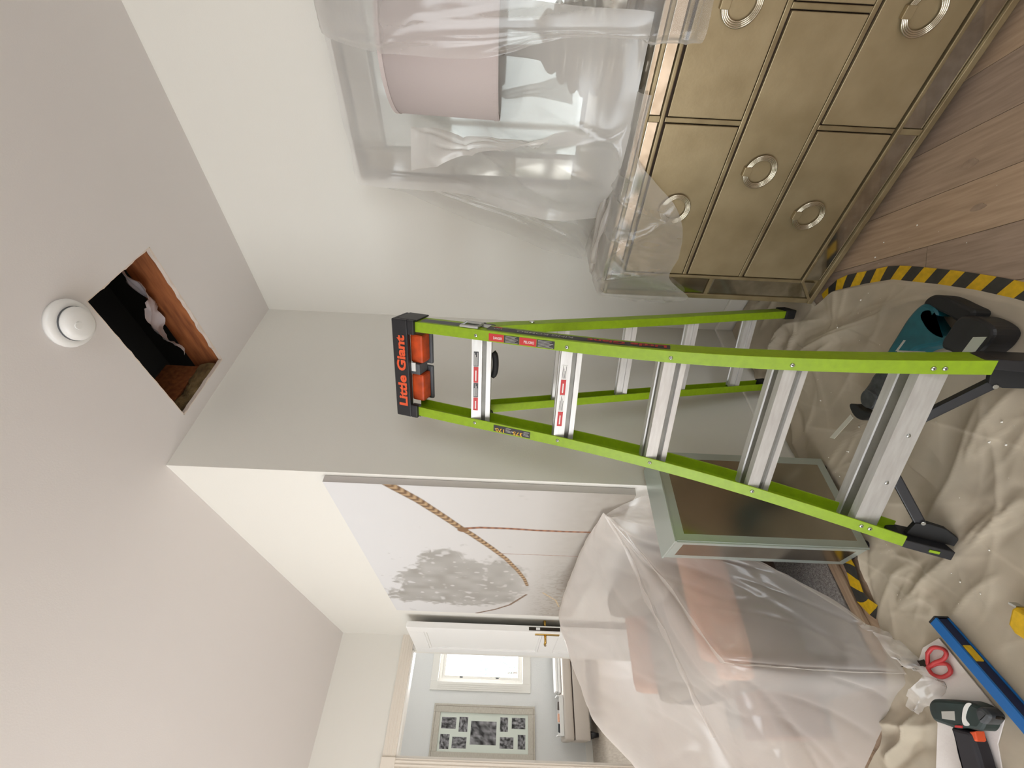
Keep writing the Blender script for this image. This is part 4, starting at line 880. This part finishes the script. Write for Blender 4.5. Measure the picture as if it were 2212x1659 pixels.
# seam lines of the cloth
# ------------------------------------------------------------------ hazard tape
def tape_strip(name, path, w0, z_, label, step=.043, skew=.03):
    C_ = crom(path, 14); d = np.r_[0, np.cumsum(np.linalg.norm(np.diff(C_, axis=0), axis=1))]
    at_ = lambda s: np.array([np.interp(s, d, C_[:, 0]), np.interp(s, d, C_[:, 1])])
    def nrm(s): t_ = at_(min(s+.01, d[-1]))-at_(max(s-.01, 0)); t_ /= np.linalg.norm(t_)+1e-9; return np.array([-t_[1], t_[0]])
    mb = MB(); k = 0; s = -skew
    while s < d[-1]:
        a = []
        for q in range(5):
            f = q/4; w = (f-.5)*w0
            for e in (s, s+step):
                se_ = min(max(e+skew*f, 0), d[-1]); p = at_(se_)+nrm(se_)*w; a.append((p[0], p[1], z_))
        for q in range(4): mb.add([a[2*q], a[2*q+1], a[2*q+3], a[2*q+2]], [(0, 1, 2, 3)], k % 2)
        s += step; k += 1
    return mb.build(name, ['yellow', 'tapeblk'], None, label=label, cat='tape')
tape_strip('hazard_tape', [(1.475, 1.02), (1.445, .925), (1.352, .835), (1.276, .768), (1.14, .694), (1.04, .645), (.935, .600), (.78, .545), (.6, .48)], .058, .0028, 'black and yellow hazard tape along the cloth edge by the dresser')
tape_strip('hazard_tape', [(.70, 1.59), (.645, 1.558), (.59, 1.548), (.53, 1.565), (.475, 1.568), (.43, 1.530)], .05, .0155, 'black and yellow hazard tape beside the mirrored cabinet')
# wooden strip and rug between cabinet and covered seat
plain('wooden_strip', MB().prism([(.68, 1.655), (.36, 1.640), (.36, 1.600), (.68, 1.615)], .0005, .016), 'wood_b', 'pale wooden strip on the floor beside the hazard tape', 'wood strip', bevel=.003)
plain('grey_rug', MB().prism([(.84, 1.66), (.25, 1.66), (.20, 2.9), (.84, 2.9)], .0008, .012), 'rug', 'speckled grey rug under the covered seat', 'rug')
# ------------------------------------------------------------------ tools
TZ = .016
def pr_part(name, m, poly, z0, z1, parent, inset=.006, o=(0, 0)):
    P = [(x-o[0], y-o[1]) for x, y in poly]
    if len(P) > 5:                        # round the moulded outline off
        for _ in range(2): P = [q for a, b in zip(P, P[1:]+P[:1]) for q in ((a[0]*.75+b[0]*.25, a[1]*.75+b[1]*.25), (a[0]*.25+b[0]*.75, a[1]*.25+b[1]*.75))]
    return MB().prism(P, z0, z1, 0, inset).build(name, m, parent, smooth=False)
SAW_BODY=[(1.015,0.954),(1.034,0.900),(1.052,0.822),(1.060,0.793),(1.063,0.753),(1.057,0.722),(1.026,0.713),(1.008,0.717),(0.992,0.726),(1.016,0.733),(1.029,0.745),(1.008,0.751),(0.974,0.756),(0.942,0.747),(0.931,0.738),(0.916,0.757),(0.936,0.788),(0.956,0.810),(0.970,0.839),(0.960,0.889),(0.969,0.930)]
SAW_HANDLE=[(1.064,0.728),(1.062,0.700),(1.040,0.684),(1.009,0.672),(0.970,0.664),(0.925,0.652),(0.925,0.690),(0.945,0.705),(0.977,0.708),(0.998,0.714),(1.022,0.722),(1.045,0.742)]
SAW_BATTERY=[(0.943,0.683),(0.921,0.663),(0.885,0.650),(0.844,0.648),(0.830,0.679),(0.830,0.714),(0.831,0.745),(0.853,0.759),(0.885,0.759),(0.907,0.772),(0.924,0.758),(0.932,0.727)]
SAW_LABEL=[(0.869,0.694),(0.845,0.672),(0.836,0.716),(0.859,0.738)]
SAW_GEAR=[(1.015,0.954),(0.969,0.930),(0.939,0.968),(0.918,1.033),(0.919,1.062),(0.952,1.086),(0.982,1.089),(1.000,1.058),(1.005,1.017),(1.015,0.993)]
SAW_BOOT=[(0.990,1.066),(0.992,1.028),(0.953,1.014),(0.931,1.023),(0.922,1.059),(0.955,1.084)]
SAW_SHOE=[(1.013,1.137),(0.990,1.110),(0.971,1.109),(0.934,1.091),(0.917,1.069),(0.914,1.112),(0.952,1.147)]
SAW_BLADE=[(0.980,1.302),(0.988,1.166),(0.971,1.165),(0.964,1.286)]
SAW_STRIPE=[(1.009,0.876),(1.015,0.835),(1.009,0.831),(1.003,0.871)]
so = (.96, .93); saw = empty('reciprocating_saw', (so[0], so[1], TZ), 0, 'teal and black cordless reciprocating saw lying on the cloth', 'saw')
pr_part('motor_body', 'teal', SAW_BODY, .002, .062, saw, .010, so); pr_part('d_handle', 'blackr', SAW_HANDLE, .008, .055, saw, .008, so)
bt = pr_part('battery', 'blackp', SAW_BATTERY, 0, .068, saw, .008, so); pr_part('battery_label', 'steel', SAW_LABEL, .0681, .0690, bt, 0, so)
pr_part('gear_housing', 'bootm', SAW_GEAR, .004, .058, saw, .012, so); pr_part('rubber_boot', 'bootm', SAW_BOOT, .05, .066, saw, .006, so)
pr_part('shoe', 'blackp', SAW_SHOE, .012, .050, saw, .004, so); pr_part('blade', mat('saw_blade', (222, 220, 208), .4, .3), SAW_BLADE, .030, .032, saw, 0, so); pr_part('side_stripe', 'ink_grey', SAW_STRIPE, .0615, .0628, saw, 0, so)
DRILL_BODY=[(0.170,1.459),(0.181,1.443),(0.183,1.422),(0.172,1.354),(0.169,1.330),(0.158,1.305),(0.148,1.297),(0.137,1.298),(0.122,1.311),(0.108,1.335),(0.110,1.350),(0.113,1.360),(0.117,1.382),(0.115,1.402),(0.121,1.422),(0.130,1.446),(0.135,1.465),(0.152,1.467)]
DRILL_HANDLE=[(0.124,1.426),(0.115,1.402),(0.109,1.371),(0.087,1.376),(0.066,1.382),(0.039,1.393),(0.019,1.400),(0.019,1.468),(0.039,1.458),(0.065,1.451),(0.103,1.430)]
DRILL_BATT=[(0.021,1.499),(0.021,1.385),(-0.016,1.399),(-0.024,1.528)]
DRILL_CHUCK=[(0.154,1.312),(0.153,1.295),(0.143,1.287),(0.134,1.284),(0.127,1.293),(0.119,1.313),(0.121,1.325),(0.131,1.326),(0.145,1.321)]
DRILL_BIT=[(0.138,1.300),(0.135,1.294),(0.133,1.272),(0.125,1.275),(0.128,1.290),(0.132,1.305)]
DRILL_RING=[(0.142,1.361),(0.157,1.344),(0.165,1.325),(0.161,1.313),(0.156,1.329),(0.141,1.350),(0.132,1.358),(0.120,1.352),(0.119,1.372),(0.128,1.373)]
DRILL_LABEL=[(0.154,1.420),(0.151,1.378),(0.132,1.391),(0.139,1.430)]
DRILL_TRIG=[(0.109,1.382),(0.109,1.360),(0.091,1.369),(0.088,1.380),(0.096,1.386)]
DRILL_SWITCH=[(0.123,1.399),(0.121,1.379),(0.116,1.383),(0.119,1.404)]
do = (.12, 1.40); drl = empty('cordless_drill', (do[0], do[1], TZ+.003), 0, 'dark green cordless drill lying on the white paper', 'drill')
db_ = pr_part('housing', 'drillm', DRILL_BODY, .002, .045, drl, .008, do); hd = pr_part('handle', 'drilld', DRILL_HANDLE, .004, .041, drl, .008, do); pr_part('battery', 'blackp', DRILL_BATT, 0, .05, drl, .005, do)
pr_part('chuck', 'bootm', DRILL_CHUCK, .006, .047, drl, .008, do); pr_part('bit', 'darkmetal', DRILL_BIT, .022, .030, drl, .002, do); pr_part('torque_ring', 'ink_white', DRILL_RING, .0452, .0462, drl, 0, do)
pr_part('nameplate', 'steel', DRILL_LABEL, .0452, .0462, db_, 0, do); pr_part('trigger', 'ink_orange', DRILL_TRIG, .012, .036, drl, .003, do); pr_part('direction_switch', 'ink_red', DRILL_SWITCH, .0440, .0465, db_, 0, do)
PAPER=[(0.318,1.355),(0.307,1.425),(0.274,1.474),(0.234,1.475),(0.196,1.481),(0.134,1.512),(0.041,1.595),(0.001,1.623),(-.06,1.64),(-.06,1.46),(0.005,1.422),(0.040,1.385),(0.085,1.359),(0.129,1.303),(0.190,1.318)]
plain('white_paper', MB().prism(PAPER, .013, .0165), 'paper', 'torn white paper sheet on the cloth under the drill', 'paper')
# spirit level
la, lb_ = Vector((.350, 1.302, 0)), Vector((.108, 1.225, 0)); ldir = (lb_-la).normalized(); le = la+ldir*.62; lv = empty('spirit_level', ((la+le)/2)+Vector((0, 0, TZ-.002)), math.atan2(ldir.y, ldir.x), 'blue spirit level with yellow vial lying across the cloth', 'level')
MB().box(-.31, .31, -.0145, .0145, .034, .040).box(-.31, .31, -.0145, .0145, .0, .006).build('flange', 'blue', lv, bevel=.001)
MB().box(-.308, .308, -.0125, .0125, .0062, .0338).build('web', 'navy', lv)
for sx in (-1, 1): MB().box(sx*.3125-.0025, sx*.3125+.0025, -.0145, .0145, 0, .040).build('end_cap', 'blackp', lv)
for vx in (-.215, .0, .22):
    v_ = MB().box(vx-.020, vx+.020, -.0155, .0155, .010, .031).build('vial_block', 'yellow', lv, bevel=.002); MB().tube([(vx-.014, -.0158, .020), (vx+.014, -.0158, .020)], .004, 8).build('vial', mat('vial_lime', (190, 214, 70), .1), v_)
# scissors
sc = empty('scissors', (.265, 1.40, TZ+.002), 0, 'red handled scissors lying on the white paper', 'scissors')
SCI1=[(0.289,1.406),(0.298,1.378),(0.291,1.350),(0.279,1.345),(0.268,1.364),(0.265,1.396),(0.262,1.425)]
SCI2=[(0.258,1.435),(0.262,1.398),(0.257,1.368),(0.247,1.363),(0.236,1.372),(0.231,1.405),(0.242,1.430)]
for S_, zz in ((SCI1, .010), (SCI2, .007)):
    C_ = crom(S_+[S_[0]], 5)[:-1]; MB().tube([(p[0]-.265, p[1]-1.40, zz) for p in C_], .0052, 8, True).build('finger_loop', 'red', sc, smooth=True)
for q, (a, b) in enumerate((((.262, 1.425), (.300, 1.52)), ((.270, 1.43), (.275, 1.53)))):
    a, b = Vector((a[0]-.265, a[1]-1.40, .006+.003*q)), Vector((b[0]-.265, b[1]-1.40, .006+.003*q)); d_ = (b-a).normalized(); n_ = Vector((-d_.y, d_.x, 0))
    MB().add([a-n_*.008, a+n_*.008, b, a-n_*.008+Vector((0, 0, .002)), a+n_*.008+Vector((0, 0, .002)), b+Vector((0, 0, .002))], [(0, 1, 2), (3, 5, 4), (0, 3, 4, 1), (1, 4, 5, 2), (2, 5, 3, 0)]).build('blade', 'darkmetal', sc)
# tape measure at the right edge of the picture
tm_ = empty('tape_measure', (.282, 1.075, TZ), math.radians(40), 'yellow and black tape measure lying on the cloth near the ladder foot', 'tape measure')
MB().prism([(-.034, -.030), (.030, -.030), (.036, -.022), (.036, .018), (.020, .032), (-.022, .034), (-.036, .020)], 0, .036, 0, .006).build('case', 'yellow', tm_)
MB().prism([(-.034, -.031), (-.006, -.031), (-.020, .0), (-.024, .035), (-.037, .020)], .004, .038, 0, .005).build('rubber_grip', 'blackr', tm_)
MB().box(-.046, -.02, -.012, .004, .030, .042).build('lock_tab', 'ink_white', tm_, bevel=.003)
MB().box(.036, .052, -.029, -.024, .004, .024).build('hook', 'steel', tm_)
# plaster crumbs
CR = [(1.286,0.940),(1.241,0.901),(1.089,0.845),(1.272,1.046),(0.667,1.004),(0.913,1.294),(0.699,0.830),(0.671,0.881),(0.650,0.861),(1.321,1.027),(1.123,0.949),(1.204,1.001),(0.577,1.395),(0.452,1.416),(0.943,1.227),(0.917,1.297),(0.601,1.050),(0.449,1.207),(0.422,1.195),(0.389,1.174),(0.381,1.159),(0.956,1.197),(1.25,.60),(1.30,.68),(1.15,.58),(1.2,.44),(1.33,.62),(1.40,.72)]
r = random.Random(2); cm = MB()
def hz(x, y):
    if y < ycl(x): return 0.0
    i = int(np.clip((x+.5)/2.41*(nx_-1), 0, nx_-1)); j = int(np.clip((y-ycl(x))/(ybk(x)-ycl(x))*(ny_-1), 0, ny_-1)); return float(Gx[i, j, 2])
for (x, y) in CR+[(r.uniform(.35, 1.4), r.uniform(.65, 1.45)) for _ in range(60)]:
    s = r.uniform(.0025, .0055) if r.random() < .4 else r.uniform(.001, .0022)
    c = Vector((x, y, hz(x, y)+s*.5)); vs = [c+Vector((r.uniform(.6, 1.2)*a, r.uniform(.6, 1.2)*b, r.uniform(.5, .9)*c_))*s for a, b, c_ in ((1, 0, 0), (-1, 0, 0), (0, 1, 0), (0, -1, 0), (0, 0, 1), (0, 0, -1))]
    cm.add(vs, [(0, 2, 4), (2, 1, 4), (1, 3, 4), (3, 0, 4), (2, 0, 5), (1, 2, 5), (3, 1, 5), (0, 3, 5)])
cm.build('plaster_crumbs', 'plaster', None, label='scattered white plaster crumbs on cloth and floor', cat='debris', kind='stuff')
# ------------------------------------------------------------------ hall furniture
fm = empty('collage_frame', (.368, HYW-.002, .73), 0, 'whitewashed collage frame with nine small photographs on the hall wall', 'picture frame')
FW0, FW1, FZ0, FZ1 = .082, .655, .735, 2.065; fx_ = -.368; fz = -.73
for x0, x1, z0, z1 in ((FW0, FW0+.09, FZ0, FZ1), (FW1-.09, FW1, FZ0, FZ1), (FW0+.09, FW1-.09, FZ0, FZ0+.09), (FW0+.09, FW1-.09, FZ1-.09, FZ1)):
    MB().box(x0+fx_, x1+fx_, -.030, 0, z0+fz, z1+fz).build('frame_bar', 'framewash', fm, bevel=.004)
il = MB()
for x0, x1, z0, z1 in ((FW0+.022, FW0+.026, FZ0+.022, FZ1-.022), (FW1-.026, FW1-.022, FZ0+.022, FZ1-.022), (FW0+.026, FW1-.026, FZ0+.022, FZ0+.026), (FW0+.026, FW1-.026, FZ1-.026, FZ1-.022)): il.box(x0+fx_, x1+fx_, -.0315, -.0295, z0+fz, z1+fz)
il.build('frame_groove', 'taupe', fm)
MB().box(FW0+.09+fx_, FW1-.09+fx_, -.012, -.004, FZ0+.09+fz, FZ1-.09+fz).build('mat_board', 'matboard', fm)
r = random.Random(4)
for (xa, za), (xb, zb) in (((.514, 1.948), (.397, 1.76)), ((.521, 1.72), (.369, 1.608)), ((.483, 1.565), (.248, 1.234)), ((.531, 1.188), (.384, 1.086)), ((.531, 1.037), (.418, .86)), ((.341, 1.948), (.196, 1.829)), ((.318, 1.792), (.207, 1.61)), ((.331, 1.185), (.219, 1.011)), ((.36, .955), (.218, .859))):
    x0, x1 = sorted((xa, xb)); z0, z1 = sorted((za, zb)); n_ = 14; mb = MB(); sd_ = r.random()*50; cols = []
    for i in range(n_+1):
        for j in range(n_+1):
            mb.v.append((x0+(x1-x0)*i/n_+fx_, -.0135, z0+(z1-z0)*j/n_+fz)); v = mnoise.noise(Vector((i*.33+sd_, j*.33, sd_)))*.5+mnoise.noise(Vector((i*.9, j*.9+sd_, 2)))*.25
            k = min(max(.16+v*.75, .008), .75); cols += [k, k*.97, k*1.02, 1]
    for i in range(n_):
        for j in range(n_): a = i*(n_+1)+j; mb.f.append((a, a+n_+1, a+n_+2, a+1)); mb.m.append(0)
    me = mb.mesh('photo_print'); at = me.color_attributes.new('col', 'FLOAT_COLOR', 'POINT'); at.data.foreach_set('color', cols)
    link('photo_print', me, 'photo', fm, recalc=False)
be = empty('hall_bench', (.93, 6.80, 0), 0, 'pale upholstered storage bench under the hall window', 'bench')
MB().box(-.63, .62, -.22, .22, .10, .29).build('body', 'benchfab', be, smooth=True, bevel=.02)
MB().box(-.635, .625, -.225, .225, .296, .415).build('lid_cushion', 'benchfab', be, smooth=True, bevel=.03)
MB().box(-.625, .615, -.215, .215, .2895, .2965).build('seam', 'darkwood', be)
for xx in (-.57, .56):
    for yy in (-.17, .17): MB().lathe([(.0001, .001), (.022, .001), (.03, .05), (.038, .10), (.0001, .10)], (xx, yy, 0), n=12).build('leg', 'blackp', be, smooth=True)
ty = empty('serving_tray', (.54, 6.72, .417), 0, 'white tray of small things on the hall bench', 'tray')
tb = MB().box(-.20, .20, -.12, .12, 0, .01)
for d in ((-.20, .20, -.12, -.108, .01, .05), (-.20, .20, .108, .12, .01, .05), (-.20, -.188, -.108, .108, .01, .075), (.188, .20, -.108, .108, .01, .075)): tb.box(*d)
tb.build('tray_body', 'white', ty, bevel=.002)
for k, (xx, m_, lab) in enumerate(((.10, 'darkwood', 'dark wallet lying in the white tray'), (-.02, 'peach', 'tan pouch lying in the white tray'), (-.12, 'blackp', 'black case lying in the white tray'))):
    plain('small_case', MB().prism([(.54+xx-.05, 6.66), (.54+xx+.035, 6.66), (.54+xx+.045, 6.75), (.54+xx-.04, 6.77)], .4275, .475, 0, .008), m_, lab, 'case')
plain('folded_towel', MB().box(.78, 1.30, 6.72, 6.98, .417, .455).box(.79, 1.29, 6.73, 6.97, .4555, .49), 'white', 'folded white towel on the bench below the hall window', 'towel', bevel=.012)
